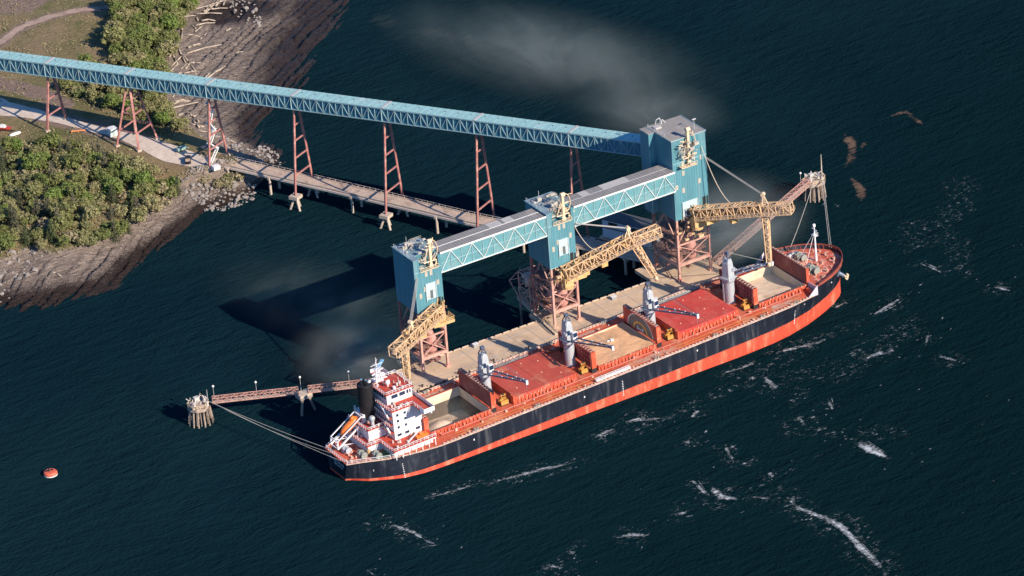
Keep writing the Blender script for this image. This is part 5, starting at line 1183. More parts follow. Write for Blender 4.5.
# deck cranes
def crane(x, tip, i):
    c = bpy.data.objects.new('deck_crane', None); COL.objects.link(c); c.parent = SP; c.location = (x, 0, DZ)
    c['label'] = ['grey deck crane nearest the superstructure', 'second grey deck crane from the stern', 'third grey deck crane from the stern', 'grey deck crane nearest the bow with its jib laid along the hold'][i]
    b = MB(); b.lathe((x, 0, DZ-.05), [(1.75, 0), (1.6, .4), (1.6, 7.4), (1.95, 8.0), (1.95, 8.5)], 20); b.build('pedestal', CGREY, c, smooth=False)
    tp = Vector(tip); pv = Vector((x, 0, DZ+9.6)); d = Vector((tp.x-x, tp.y, 0)).normalized(); r = Vector((-d.y, d.x, 0))
    def P(f, s, z): q = Vector((x, 0, 0))+d*f+r*s; return (q.x, q.y, DZ+z)
    def blk(b, f0, f1, s0, s1, z0, z1, tf=0, ts=0): b.hexa([P(f0, s0, z0), P(f1, s0, z0), P(f1, s1, z0), P(f0, s1, z0), P(f0+tf, s0+ts, z1), P(f1-tf, s0+ts, z1), P(f1-tf, s1-ts, z1), P(f0+tf, s1-ts, z1)])
    b = MB(); blk(b, -1.7, 1.4, -1.35, 1.35, 8.5, 14.2, .35, .25); blk(b, -2.1, 1.8, -1.75, 1.75, 8.5, 9.0); blk(b, -1.3, 1.0, -1.1, 1.1, 14.2, 15.4, .3, .2)
    b.lathe(P(.9, -1.35, 11.6), [(.7, -.4), (.7, .5)], 10); b.build('crane_house', CGREY, c)
    b = MB(); blk(b, 1.5, 2.5, .2, 1.9, 9.3, 11.9, .1, .1); b.build('cab', CWHITE, c); b = MB(); blk(b, 2.2, 2.56, .35, 1.75, 10.3, 11.7); blk(b, 1.25, 1.66, -1.2, -.2, 11.2, 12.6); b.build('cab_window', BGLASS, c)
    b = MB()
    for s in (-.9, .9): b.bar(P(-1.2, s, 15.2), P(0, s*.3, 17.6), .3); b.bar(P(.8, s, 15.2), P(0, s*.3, 17.6), .3)
    blk(b, -.5, .5, -.6, .6, 17.1, 17.9); b.build('mast_head', JIBM, c)
    L_ = (tp-pv).length; b = MB(); A0 = Vector(P(1.6, -1.55, 9.5)); A1 = Vector(P(1.6, 1.55, 9.5)); T0 = tp+r*-.35; T1 = tp+r*.35
    b.bar(A0, T0, .30, .45); b.bar(A1, T1, .30, .45)
    for k in (1, 3, 5, 7, 9): f = k/10; b.bar(A0.lerp(T0, f), A1.lerp(T1, f), .3)
    b.box(tp.x-.6, tp.x+.6, tp.y-.5, tp.y+.5, tp.z-.4, tp.z+.4)
    j = b.build('jib', JIBM, c)
    b = MB()
    for f in (.2, .45, .7, .9):
        for A_, T_ in ((A0, T0), (A1, T1)): q = A_.lerp(T_, f); b.box(q.x-.13, q.x+.13, q.y-.2, q.y+.2, q.z+.2, q.z+.4)
    b.box(tp.x-.35, tp.x+.35, tp.y-.7, tp.y-.3, tp.z-.9, tp.z+.5)
    b.build('jib_fittings', CWHITE, c)
    b = MB()
    for s in (-.3, .3): b.tube(P(0, s, 17.7), tp+r*s, .07, .07, 4)
    b.tube(tp+Vector((0, 0, -.4)), tp+Vector((0, 0, -3.2 if i < 3 else -1.5)), .06, .06, 4)
    b.build('hoist_wires', WIRE, c)
    b = MB(); b.rail([P(-2.0, -1.8, 8.5), P(-2.0, 1.8, 8.5)], 1.0, 1.2, .08); b.tube(P(-1.9, 1.2, .2), P(-1.9, 1.2, 8.4), .06, .06, 4); b.tube(P(-1.9, .8, .2), P(-1.9, .8, 8.4), .06, .06, 4)
    for k in range(16): b.bar(P(-1.9, .8, .6+k*.5), P(-1.9, 1.2, .6+k*.5), .06)
    b.build('ladder', CWHITE, c)
crane(-4.8, (-3.9, -23.5, 23.4), 0); crane(25.8, (26.9, -24, 23.9), 1); crane(56.0, (58.2, -24, 23.4), 2); crane(86.1, (106.8, 6.6, 11.9), 3)
# grabs beside the cranes
gl = ['yellow grab by the crane nearest the superstructure', 'yellow grab by the second crane from the stern', 'yellow grab by the third crane from the stern', 'yellow grab by the crane nearest the bow']
for i, gx in enumerate((-1.9+.0, 27.5, 59.6, 88.6)):
    gy = -6.6; w0 = SM @ Vector((gx-1.2, gy, DZ)); gt = thing('cargo_grab', gl[i], 'grab', tuple(w0), 'yellow grabs on the deck'); X, Y, Z = w0
    b = MB()
    for s in (-1, 1): b.prism_y([(X-1.9, Z), (X+1.9, Z), (X+1.3, Z+1.5), (X-1.3, Z+1.5)], Y+s*.9-.35, Y+s*.9+.35)
    b.prism_x([(Y-1.5, Z), (Y-.2, Z), (Y-.5, Z+1.6), (Y-1.1, Z+1.8)], X-1.7, X+1.7); b.prism_x([(Y+.2, Z), (Y+1.5, Z), (Y+1.1, Z+1.8), (Y+.5, Z+1.6)], X-1.7, X+1.7); b.build('jaw', GRABY, gt)
    b = MB()
    for sx in (-1.2, 1.2):
        for sy in (-1, 1): b.bar((X+sx, Y+sy*1.0, Z+1.5), (X+sx*.5, Y, Z+3.8), .22)
    b.bar((X-1.2, Y, Z+3.8), (X+1.2, Y, Z+3.8), .6, .5); b.bar((X-1.3, Y, Z+2.5), (X+1.3, Y, Z+2.5), .35); b.build('arms', GRABY, gt)
    b = MB(); b.box(X-2.3, X+2.3, Y-1.7, Y+1.7, Z-.02, Z+.12); b.tube((X-.5, Y, Z+4.1), (X+.5, Y, Z+4.1), .4, .4, 8); b.build('cradle_and_sheave', DARK, gt); gt.scale = (.78, .78, .78)

# forecastle gear
for (wx, wy, lab) in ((114.5, -5.2, 'near side windlass'), (116.5, 4.6, 'far side windlass')):
    b = MB(); b.box(wx-1.6, wx+1.6, wy-1.5, wy+1.5, FZ, FZ+.3); b.tube((wx, wy-2.2, FZ+1.2), (wx, wy+2.2, FZ+1.2), .85, .85, 12); b.tube((wx, wy-2.5, FZ+1.2), (wx, wy-2.2, FZ+1.2), 1.15, 1.15, 12); b.tube((wx, wy+.2, FZ+1.2), (wx, wy+.5, FZ+1.2), 1.2, 1.2, 12)
    b.box(wx-1.5, wx-.4, wy-.8, wy+1, FZ+.3, FZ+1.9); b.box(wx+.8, wx+2.2, wy-.6, wy+.2, FZ+.3, FZ+1.3); b.build('windlass', GREYG, SP)
b = MB(); R = random.Random(8)
for k in range(34):
    x = R.uniform(111, 124.5); y = R.uniform(-1, 1)*(hb(x, FZ)-1.6); s = R.uniform(.18, .42); b.lathe((x, y, FZ), [(s, 0), (s*.8, s*1.6), (s*1.2, s*1.8), (s*1.2, s*2.3), (.05, s*2.4)], 7)
b.build('forecastle_fittings', mat('foredeck fitting', (.55, .33, .24), .7, .4, 1), SP)
b = MB()
for k in range(5): b.lathe((112.2+k*.9, 6.0+k*.2, FZ), [(.3, 0), (.3, 1.3), (.45, 1.35), (.45, 1.6), (.05, 1.65)], 8)
b.build('ventilators', CWHITE, SP)
b = MB(); b.lathe((119.6, 0, FZ), [(.42, 0), (.32, 4), (.24, 10.5), (.15, 12.6)], 10); b.box(118.9, 120.3, -1.1, 1.1, FZ+9.2, FZ+9.35); b.rail([(118.9, -1.1, FZ+9.35), (120.3, -1.1, FZ+9.35), (120.3, 1.1, FZ+9.35)], .9, .9, .07); b.bar((119.6, -1.3, FZ+11.3), (119.6, 1.3, FZ+11.3), .18); b.box(119.2, 120, -.3, .3, FZ+12.3, FZ+13.2)
b.tube((119.6, 0, FZ+10.5), (113.5, -2.5, FZ+.2), .07, .07, 4); b.tube((119.6, 0, FZ+10.5), (113.5, 2.5, FZ+.2), .07, .07, 4); b.build('foremast', CWHITE, SP)
b = MB(); A_ = Vector((123.4, -6.9, 7.4)); B_ = A_+Vector((1.2, -1.0, -.9)); b.tube(A_, B_, .65, .5, 12); b.bar(A_, A_+Vector((-.8, .6, .3)), 1.9, 1.6); b.build('anchor_bolster', mat('blue grey steel', (.16, .20, .27), .5, .15, .8), SP)
b = MB(); b.bar(B_, B_+Vector((.8, -.7, -.5)), .4); e_ = B_+Vector((.8, -.7, -.5)); b.bar(e_+Vector((.7, .6, .4)), e_+Vector((-.7, -.6, -.4)), .4, .5); b.bar(e_+Vector((.7, .6, .4)), e_+Vector((0, .6, 1.0)), .3); b.bar(e_+Vector((-.7, -.6, -.4)), e_+Vector((-1.2, -.3, .4)), .3); b.build('anchor', CREAM, SP)

# superstructure
SS = bpy.data.objects.new('superstructure', None); COL.objects.link(SS); SS.parent = SP; SS.location = (-38, 0, DZ)
b = MB(); b.box(-45.5, -31.8, -12.2, 12.2, DZ-.05, 10.8); b.box(-42.5, -32.6, -8.5, 8.5, 10.8, 21.0)
b.box(-41.8, -33, -4.7, 4.7, 21.3, 24.7); b.box(-50.5, -45.5, -5.5, 8, DZ-.05, 10.8); b.box(-48.8, -42.52, -3.6, 7.0, 10.8, 14.6); b.box(-47.5, -42.53, 1.2, 6.4, 14.6, 17.5)
b.prism_x([(-8.5, 21), (-15.4, 21), (-15.4, 19.9), (-8.5, 16.4)], -33.0, -32.61); b.prism_x([(8.5, 21), (15.4, 21), (15.4, 19.9), (8.5, 16.4)][::-1], -33.0, -32.61)
b.build('white_walls', CWHITE, SS)
b = MB()
b.box(-46.5, -31.6, -14.4, 14.4, 10.8, 11.0); b.box(-43.2, -32.2, -9.2, 9.2, 21.0, 21.3); b.box(-35.6, -32.1, -16.0, -9.2, 21.0, 21.3); b.box(-35.6, -32.1, 9.2, 16.0, 21.0, 21.3); b.box(-42.3, -32.6, -5.2, 5.2, 24.7, 24.95); b.box(-51.2, -46.5, -6.2, 8.6, 10.8, 10.98); b.box(-49.2, -42.6, -4, 7.4, 14.6, 14.8)
for z in (13.6, 16.2, 18.6): b.box(-43.9, -42.52, -8.5, 8.5, z, z+.12)
b.build('red_decks', mat('superstructure deck red', (.50, .062, .036), .7, .12, .5, (.5, .14, .1), .35, .4), SS)
b = MB()
b.box(-35.6, -32.0, -16.12, -16.0, 21, 22.5); b.box(-32.12, -32.0, -16.0, 16, 21, 22.5); b.box(-35.6, -32.0, 16.0, 16.12, 21, 22.5); b.box(-35.72, -35.6, -16.12, -13.6, 21, 22.5)
b.build('wing_bulwark', CWHITE, SS)
b = MB()
b.rail([(-35.6, -13.5, 21.3), (-35.6, -9.2, 21.3), (-43.2, -9.2, 21.3), (-43.2, 9.2, 21.3)], 1.15, 1.3, .1)
b.rail([(-32.7, -5.2, 24.95), (-42.3, -5.2, 24.95), (-42.3, 5.2, 24.95), (-32.7, 5.2, 24.95), (-32.7, -5.2, 24.95)], 1.1, 1.2, .1)
b.rail([(-31.7, -14.4, 11), (-46.5, -14.4, 11), (-46.5, -6.2, 11), (-51.2, -6.2, 11), (-51.2, 8.6, 11)], 1.1, 1.4, .1); b.rail([(-42.7, -4, 14.8), (-49.2, -4, 14.8), (-49.2, 7.4, 14.8)], 1.1, 1.2, .1)
for z in (13.7, 16.3, 18.7): b.rail([(-43.9, -8.5, z), (-43.9, 0, z)], 1.05, 1.2, .09)
b.build('railings', CWHITE, SS)
b = MB()
x = -45.8
while x < -31.5: b.bar((x, -14.2, DZ), (x, -14.2, 10.8), .22); x += 2.3
b.bar((-46, -14.25, 10.6), (-31.7, -14.25, 10.6), .25, .4)
for k in range(4):
    za, zc = 11+k*2.6, 13.6+k*2.5; ya, yc = (-7.8, -4.6) if k % 2 else (-4.6, -7.8); b.bar((-43.6, ya, za), (-43.6, yc, zc), .5, .12); b.bar((-44.1, ya, za+1), (-44.1, yc, zc+1), .07)
b.bar((-40, -11.8, 11), (-36.0, -11.8, 13.4), .5, .15); b.bar((-40.5, -12.3, 11), (-36.5, -12.3, 14), .08); b.bar((-35.6, -12.2, 11), (-35.6, -12.2, 13.2), .2)
b.build('posts_and_stairs', CWHITE, SS)
for tz in (12.4, 15, 17.2, 19.2):
    for x in ((-40.9, -38.2, -34.4) if tz < 13 else (-40.9, -38.3)):
        b = MB(); sx = .75 if tz < 13 else .4; b.box(x-sx, x+sx, -8.56, -8.505, tz-.4, tz+.45); b.build('window', BGLASS, SS)
for x0, x1 in ((-40.2, -38.0), (-37.4, -35.4), (-34.9, -34.2), (-33.9, -33.4)):
    b = MB(); b.box(x0, x1, -4.76, -4.705, 22.9, 24.1); b.build('wheelhouse_window', BGLASS, SS)
b = MB()
for k in range(6): b.box(-41.86, -41.805, -4.2+k*1.45, -3.1+k*1.45, 22.9, 24.1)
for k in range(11): y = -8.2+k*1.5; b.box(-32.59, -32.54, y, y+.7, 18.9, 19.7)
b.build('aft_windows', BGLASS, SS)
b = MB(); R = random.Random(55)
for (xa, xb_, ya, yb_, z) in ((-45, -32.5, -14, -9, 11), (-42.5, -33.5, -8.8, -5.4, 21.3), (-50.8, -46.8, -5.5, 8, 11), (-48.8, -43, -3.6, 7, 14.8), (-41.5, -33.2, -4.6, 4.6, 24.95)):
    for _ in range(9):
        x = R.uniform(xa, xb_); y = R.uniform(ya, yb_); q = R.uniform(.15, .38); b.box(x-q, x+q, y-q, y+q, z-.02, z+R.uniform(.3, 1.1))
b.build('deck_gear', mat('mixed deck gear', (.66, .60, .55), .6, .3, 1.1, (.42, .12, .08), .5, 1.6), SS)
# satellite domes, radar mast
b = MB(); mx, my = -40.2, 2.6
for sx, sy in ((-1.2, -1.2), (1.2, -1.2), (1.2, 1.2), (-1.2, 1.2)): b.bar((mx+sx, my+sy, 24.9), (mx+sx*.35, my+sy*.35, 30.5), .2)
for z, s in ((26.5, 1.0), (28.3, .8), (30.2, .6)):
    b.box(mx-s-.4, mx+s+.4, my-s-.4, my+s+.4, z, z+.12); b.rail([(mx-s-.4, my-s-.4, z), (mx+s+.4, my-s-.4, z), (mx+s+.4, my+s+.4, z)], .8, .8, .06)
b.tube((mx, my, 30), (mx, my, 34.2), .14, .08, 6); b.bar((mx-2.2, my-.6, 29), (mx+2.6, my+1, 29.3), .35, .3); b.bar((mx-2, my, 31.8), (mx+2, my, 31.8), .16); b.bar((mx, my-2.3, 30.9), (mx, my+2.3, 30.9), .16); b.bar((mx-1.5, my-1.3, 27.6), (mx+2.2, my-2, 27.7), .3); b.bar((mx-.9, my-.9, 32.6), (mx+.9, my+.9, 33.0), .12)
for px, py, pz in ((-2.8, .4, 25.4), (1.4, -3.2, 25.4), (2.9, 2.2, 25.4)): b.lathe((mx+px, my+py, 24.9), [(.2, 0), (.2, .8), (.6, 1.0), (.75, 1.5), (.6, 2.0), (.1, 2.3)], 8)
b.build('radar_mast', CWHITE, SS)
b = MB(); b.bar((mx+.5, my+1.8, 28.6), (mx+4.2, my+3.6, 30.4), .9, .5); b.bar((mx-2.4, my+1, 26.4), (mx-4.5, my+2.8, 27.2), .3); b.build('blue_awning', mat('light blue paint', (.18, .42, .62), .5, .1, 1), SS)
b = MB(); b.path([(-33.6, -2, 25), (-33.6, -1, 28), (-36, 1, 28.4)], .08); b.tube((-35.5, -1.5, 24.95), (-35.5, -1.5, 27.6), .08, .06, 5); b.tube((-37.5, 1, 24.95), (-37.5, 1, 26.1), .35, .35, 8); b.box(-38.5, -37.7, -3.6, -2.8, 24.95, 25.9); b.build('roof_gear', CWHITE, SS)
# funnel
b = MB(); b.lathe((-44.9, 2.7, 14.6), [(2.45, 0), (2.45, 12.2), (2.2, 12.4), (2.2, 12.1), (.3, 12.0)], 24)
for dx_, dy_ in ((-.8, .3), (.6, .8), (.3, -.9)): b.tube((-44.9+dx_, 2.7+dy_, 26), (-45.2+dx_, 2.7+dy_, 28.0), .38, .38, 8)
fn = b.build('funnel', BLACK, SP)
b = MB(); b.tube((-46.5, -2.6, 10.9), (-46.5, -2.6, 17.0), .55, .55, 10); b.lathe((-46.5, -2.6, 17), [(.8, 0), (.95, .9), (.6, 1.4)], 10); b.tube((-47.6, 5.6, 14.7), (-47.6, 5.6, 19), .4, .4, 8); b.build('ventilator', CGREY, SP, smooth=False)
# free-fall lifeboat on its ramp
b = MB()
for y in (1.2, 5.4):
    b.bar((-58.2, y, 9.6), (-47.4, y, 17.4), .35, .55); b.bar((-50.8, y, 14.8), (-50.8, y, 8), .32); b.bar((-56.5, y, 10.6), (-56.5, y, 8), .32); b.bar((-50.8, y, 9), (-56.5, y, 10.6), .22); b.bar((-47.4, y, 17.4), (-47.4, y, 11), .3); b.bar((-58.0, y, 12.6), (-49, y, 19.0), .3); b.bar((-58.2, y, 9.6), (-58.0, y, 12.6), .3); b.bar((-47.4, y, 17.4), (-49, y, 19.0), .3)
for f in (0, .35, .7, 1): b.bar((-58.2+10.8*f, 1.2, 9.6+7.8*f), (-58.2+10.8*f, 5.4, 9.6+7.8*f), .25)
b.bar((-49, 1.2, 19), (-49, 5.4, 19), .3); b.bar((-58, 1.2, 12.6), (-58, 5.4, 12.6), .3)
b.v = [(x+.9, (y-2.2)*(4.2/4.4)+1.2 if 2.0 < y < 7 and False else y, 8+(z-8)*.84) for x, y, z in b.v]; b.build('lifeboat_ramp', CWHITE, SP)
b = MB(); dd = Vector((-10.8, 0, -6.55)).normalized(); c0 = Vector((-48.2, 3.3, 16.4)); uu = Vector((dd.z, 0, -dd.x)); uu = uu if uu.z > 0 else -uu; rings = []; prof = [(0, .2), (.5, .95), (1.4, 1.3), (4.6, 1.35), (6.4, 1.05), (7.6, .35)]
V = []; F = []; n = 12
for s, r_ in prof:
    for k in range(n):
        t = 2*math.pi*k/n; V.append(c0+dd*s+Vector((0, 1, 0))*(r_*math.cos(t))+uu*(r_*.95*math.sin(t)))
for k in range(len(prof)-1):
    for j in range(n): F.append((k*n+j, k*n+(j+1) % n, (k+1)*n+(j+1) % n, (k+1)*n+j))
F += [tuple(range(n)), tuple(range((len(prof)-1)*n, len(prof)*n))]; b.add(V, F)
b.bar(c0+dd*.9+uu*1.2, c0+dd*2.3+uu*1.35, 1.2, .9); lb = b.build('free_fall_lifeboat', ORANGE, None, smooth=True); tag(lb, 'orange free-fall lifeboat on the ramp at the ship stern', 'lifeboat'); lb.matrix_world = SM
# rescue boat in orange on the near side of the boat deck
b = MB(); b.prism_y([(-37.6, 11.7), (-37.2, 11.2), (-34, 11.2), (-33.4, 11.9), (-33.6, 12.4), (-37.6, 12.4)], -13.2, -11.6); b.box(-36.4, -35, -12.9, -11.9, 12.4, 12.9); rb = b.build('rescue_boat', ORANGE, None); tag(rb, 'small orange rescue boat on the near side of the superstructure', 'rescue boat'); rb.matrix_world = SM
# mooring deck aft
for wx, wy in ((-52.8, -5.4), (-55, 0.2), (-49.5, -8.6)):
    b = MB(); b.box(wx-1.2, wx+1.2, wy-1.1, wy+1.1, DZ-.05, DZ+.3); b.tube((wx, wy-1.5, DZ+1.1), (wx, wy+1.5, DZ+1.1), .8, .8, 10); b.tube((wx, wy-1.7, DZ+1.1), (wx, wy-1.5, DZ+1.1), 1.1, 1.1, 10); b.tube((wx, wy+.2, DZ+1.1), (wx, wy+.4, DZ+1.1), 1.1, 1.1, 10); b.box(wx-1.2, wx-.3, wy-.6, wy+.7, DZ+.3, DZ+1.6); b.build('mooring_winch', GREYG if wy < -5 else CGREY, SP)
b = MB(); b.lathe((-50.6, -5.8, DZ-.05), [(.6, 0), (.6, 1.6), (.3, 1.9)], 10); b.build('yellow_drum', YELB, SP)
b = MB(); b.box(-48.4, -45.0, -10.8, -7.0, DZ-.04, DZ+.12); b.build('green_hatch', GREEN, SP)
b = MB(); b.rail([(x, -hb(x, DZ)+.4, DZ) for x in (-58.6, -54.5, -51, -48, -44)], 1.1, 1.3, .1); b.rail([(-58.7, -6, DZ), (-58.7, 6.2, DZ)], 1.1, 1.2, .1); b.rail([(x, hb(x, DZ)-.4, DZ) for x in (-58.6, -54.5, -51, -48, -44, -38)], 1.1, 1.3, .1); b.build('stern_railing', CWHITE, SP)
b = MB(); R = random.Random(31)
for _ in range(34):
    x = R.uniform(-58, -46.5); y = R.uniform(-1, 1)*(hb(x, DZ)-1.4); s = R.uniform(.15, .4)
    if -9 < y < 9 and x > -50: continue
    b.box(x-s, x+s, y-s, y+s, DZ-.05, DZ+s*R.uniform(1, 3))
b.build('stern_fittings', mat('stern fitting', (.62, .30, .20), .6, .4, 1.1, (.75, .72, .66), .45, 2.0), SP)
b = MB(); b.box(-31.5, -31.15, -10.6, -8.0, DZ, 9.6); b.box(107.9, 108.9, -14, -10.4, DZ-.04, DZ+1.1); b.build('lockers', COAM, SP)
# ---------------------------------------------------------------- mooring dolphins and their catwalks
def dolphin(cx, cy, label, R, tall):
    t = thing('mooring_dolphin', label, 'mooring dolphin', (cx, cy, 0), 'mooring dolphins off the ends of the dock')
    b = MB(); P = [(cx+4.2*math.cos(a)*q, cy+3.5*math.sin(a)*q) for a, q in [(k*math.pi/5+.3, R.uniform(.72, 1.12)) for k in range(10)]]; b.prism(P, 5.3, 6.4); b.prism([(cx-3.4, cy-2.2), (cx+.4, cy-2.6), (cx+.2, cy+1.8), (cx-3.0, cy+2.2)], 6.41, 7.1); b.build('cap', mat('weathered cap', (.40, .31, .24), .9, .25, .8, (.58, .50, .40), .45, .6), t)
    for k in range(26):
        b = MB(); a = k*2*math.pi/26*1.0+R.uniform(-.1, .1); q = 3.2 if k % 2 else 2.2; s = 1.32; b.tube((cx+q*math.cos(a), cy+q*.95*math.sin(a), 5.4), (cx+q*s*math.cos(a), cy+q*s*.95*math.sin(a), -3), .27, .27, 7)
        b.build('pile', PILE, t)
    b = MB()
    for px, py in ((-2.4, -1.6), (1.8, -2.2), (2.4, 1.4)): b.lathe((cx+px, cy+py, 6.4 if px > 0 else 7.1), [(.45, 0), (.35, .2), (.3, .9), (.55, 1.1), (.5, 1.35), (.1, 1.4)], 9)
    b.box(cx-1, cx+.6, cy+.6, cy+2, 7.1, 8.5); b.box(cx+1.8, cx+3, cy+.1, cy+1, 6.4, 7.6); [b.bar(p_, (p_[0]+R.uniform(-1.4, 1.4), p_[1]+R.uniform(-1.2, 1.2), p_[2]+R.uniform(0, 1)), .22) for p_ in [(cx+R.uniform(-3, 3), cy+R.uniform(-2.4, 2.4), 7.1+R.random()) for _ in range(16)]]; b.build('capstan', mat('mottled white gear', (.66, .62, .54), .6, .3, 1.2, (.30, .22, .17), .45, 1.2), t)
    b = MB(); b.rail([P[k]+(6.4,) for k in range(10)]+[P[0]+(6.4,)], 1.1, 1.5, .09); b.build('railing', CREAM, t)
    b = MB(); h = 9 if tall else 4.5; b.tube((cx+2.8, cy-.6, 6.4), (cx+2.8, cy-.6, 6.4+h), .14 if not tall else .3, .12, 6); b.build('marker_pole', STEEL if not tall else CONCL, t)
dolphin(-76.2, 55.4, 'left mooring dolphin, a pale cap on a cluster of piles', random.Random(1), False)
dolphin(161.0, 60.2, 'right mooring dolphin with a tall pole, beyond the bow', random.Random(2), True)
def catwalk(a, c, n, label, w_=1.7, h=1.7, m_=PINKL):
    t = thing('catwalk_bridge', label, 'catwalk', tuple(a), 'truss catwalks to the mooring dolphins')
    b = MB(); truss(b, a, c, w_, h, n, .17, .13); b.build('truss', m_, t)
    b = MB(); A_ = Vector(a); C_ = Vector(c); b.bar(A_+Vector((0, 0, .1)), C_+Vector((0, 0, .1)), w_-.2, .08); b.build('walkway', CONCL, t); return t
catwalk((-72.4, 53.6, 6.6), (-48.4, 41.8, 6.6), 18, 'left part of the pink truss catwalk, from the left dolphin to its small pier')
catwalk((-45.6, 40.4, 6.6), (-21.6, 28.6, 6.6), 18, 'right part of the pink truss catwalk, from the small pier to the dock')
catwalk((100.4, 29.8, 7.0), (157.2, 58.4, 6.8), 36, 'long pink truss catwalk from the dock to the right dolphin', 2.1, 1.9)
pr = thing('catwalk_pier', 'small concrete pier holding up the left catwalk', 'pier', (-47, 41, 0))
b = MB(); b.box(-49.2, -44.8, 39.4, 42.8, 4.9, 6.5); b.build('cap', CONCL, pr)
for px, py in ((-1.2, -1), (1.4, -.6), (0, 1)): b = MB(); b.tube((-47+px, 41.1+py, 4.9), (-47+px*2.6, 41.1+py*2.6, -3), .4, .4, 8); b.build('pile', PILE, pr)
lamps = [((-71.2, 54.6, 6.6), 'lamp post where the left catwalk meets the left dolphin'), ((-59.5, 48.4, 6.6), 'lamp post midway along the left part of the left catwalk'), ((-47, 42.6, 6.5), 'lamp post on the small catwalk pier'), ((-33.5, 35.8, 6.6), 'lamp post on the right part of the left catwalk'), ((154.5, 58.6, 7.0), 'lamp post beside the right dolphin'), ((129.5, 46.2, 7.0), 'lamp post midway along the right catwalk')]
for p, lab in lamps:
    t = thing('lamp_post', lab, 'lamp post', p, 'lamp posts along the catwalks'); X, Y, Z = p
    b = MB(); b.tube((X, Y, Z), (X, Y, Z+4.4), .1, .08, 6); b.build('post', STEEL, t); b = MB(); b.lathe((X, Y, Z+4.4), [(.15, 0), (.38, .25), (.38, .55), (.1, .8)], 8); b.build('lamp_head', LAMPW, t)

# ---------------------------------------------------------------- mooring lines
def line(a, c, sag, label, r=.10, group='mooring lines'):
    b = MB(); a = Vector(a); c = Vector(c); P = []
    for k in range(17): t = k/16; p = a.lerp(c, t); p.z -= sag*4*t*(1-t); P.append(p)
    b.path(P, r, 5); o = b.build('mooring_line', ROPE, None, loc=tuple(a)); tag(o, label, 'mooring line', group)
sw = lambda x, y, z: tuple(SM @ Vector((x, y, z)))
for k, (dy, s) in enumerate(((1.6, .5), (-3.2, 1.2), (-9.6, .7))):
    line((-73.9+k*.5, 54.8-k*1.5, 7.3), sw(-58.8, 4.4+dy, DZ+.3), s, ['uppermost mooring line from the left dolphin to the ship stern', 'middle mooring line from the left dolphin to the ship stern', 'lowest mooring line from the left dolphin to the ship stern'][k], .075)
line((158.6, 57.4, 7.2), sw(117.5, 11.2, FZ+1.2), .8, 'left mooring line from the right dolphin to the bow', .10)
line((162.2, 57.0, 7.2), sw(127, 3.0, FZ+1.2), .8, 'middle mooring line from the right dolphin to the bow tip', .10)
line((163.0, 57.6, 7.2), sw(127.2, 2.2, FZ+1.2), 1.2, 'right mooring line from the right dolphin to the bow tip', .10)
line((98.5, 20.4, 7.5), sw(104, 14.9, DZ+.6), .2, 'short mooring line at the right end of the dock', .08)
line((-18.5, 20.4, 7.5), sw(-30, 15, DZ+.6), .2, 'short mooring line at the left end of the dock', .08)
# slack power cables between towers and loaders
def cable(P0, P1, sag, label):
    b = MB(); a = Vector(P0); c = Vector(P1); P = []
    for k in range(15): t = k/14; p = a.lerp(c, t); p.z -= sag*4*t*(1-t); P.append(p)
    b.path(P, .12, 5); o = b.build('power_cable', mat('cream cable', (.6, .5, .38), .7, .1, 1), None, loc=tuple(a)); tag(o, label, 'cable', 'slack power cables')
cable((95.5, 27.0, 52), (100.5, 12.5, 34.5), 6.5, 'slack cable looping from the tallest tower to the right loader')
cable((45.9, 25.8, 40), (53, 21, 31.5), 3.2, 'slack cable looping from the middle tower to the middle loader')

# ---------------------------------------------------------------- buoy
t = thing('mooring_buoy', 'round orange red mooring buoy with a white band floating at the lower left', 'buoy', (-128.3, 56.0, 0))
X, Y = -128.3, 56.0
b = MB(); b.lathe((X, Y, -.8), [(1.9, 0), (2.15, .6), (2.15, 1.15)], 22); b.build('white_band', WHITE, t, smooth=False)
b = MB(); b.lathe((X, Y, .35), [(2.16, 0), (2.12, .45), (1.85, .8), (.6, .9)], 22); b.build('drum', mat('orange red buoy', (.72, .13, .06), .5, .15, .8, (.60, .20, .12), .4, 1.2), t, smooth=False)
b = MB(); b.lathe((X-.3, Y+.3, 1.2), [(.45, 0), (.45, .25), (.2, .3), (.2, .8), (.05, .8)], 10); b.box(X+.6, X+.9, Y-.2, Y+.5, 1.2, 1.6); b.box(X-1.3, X-1, Y+.2, Y+.8, 1.15, 1.45); b.build('mooring_eye', DARK, t)

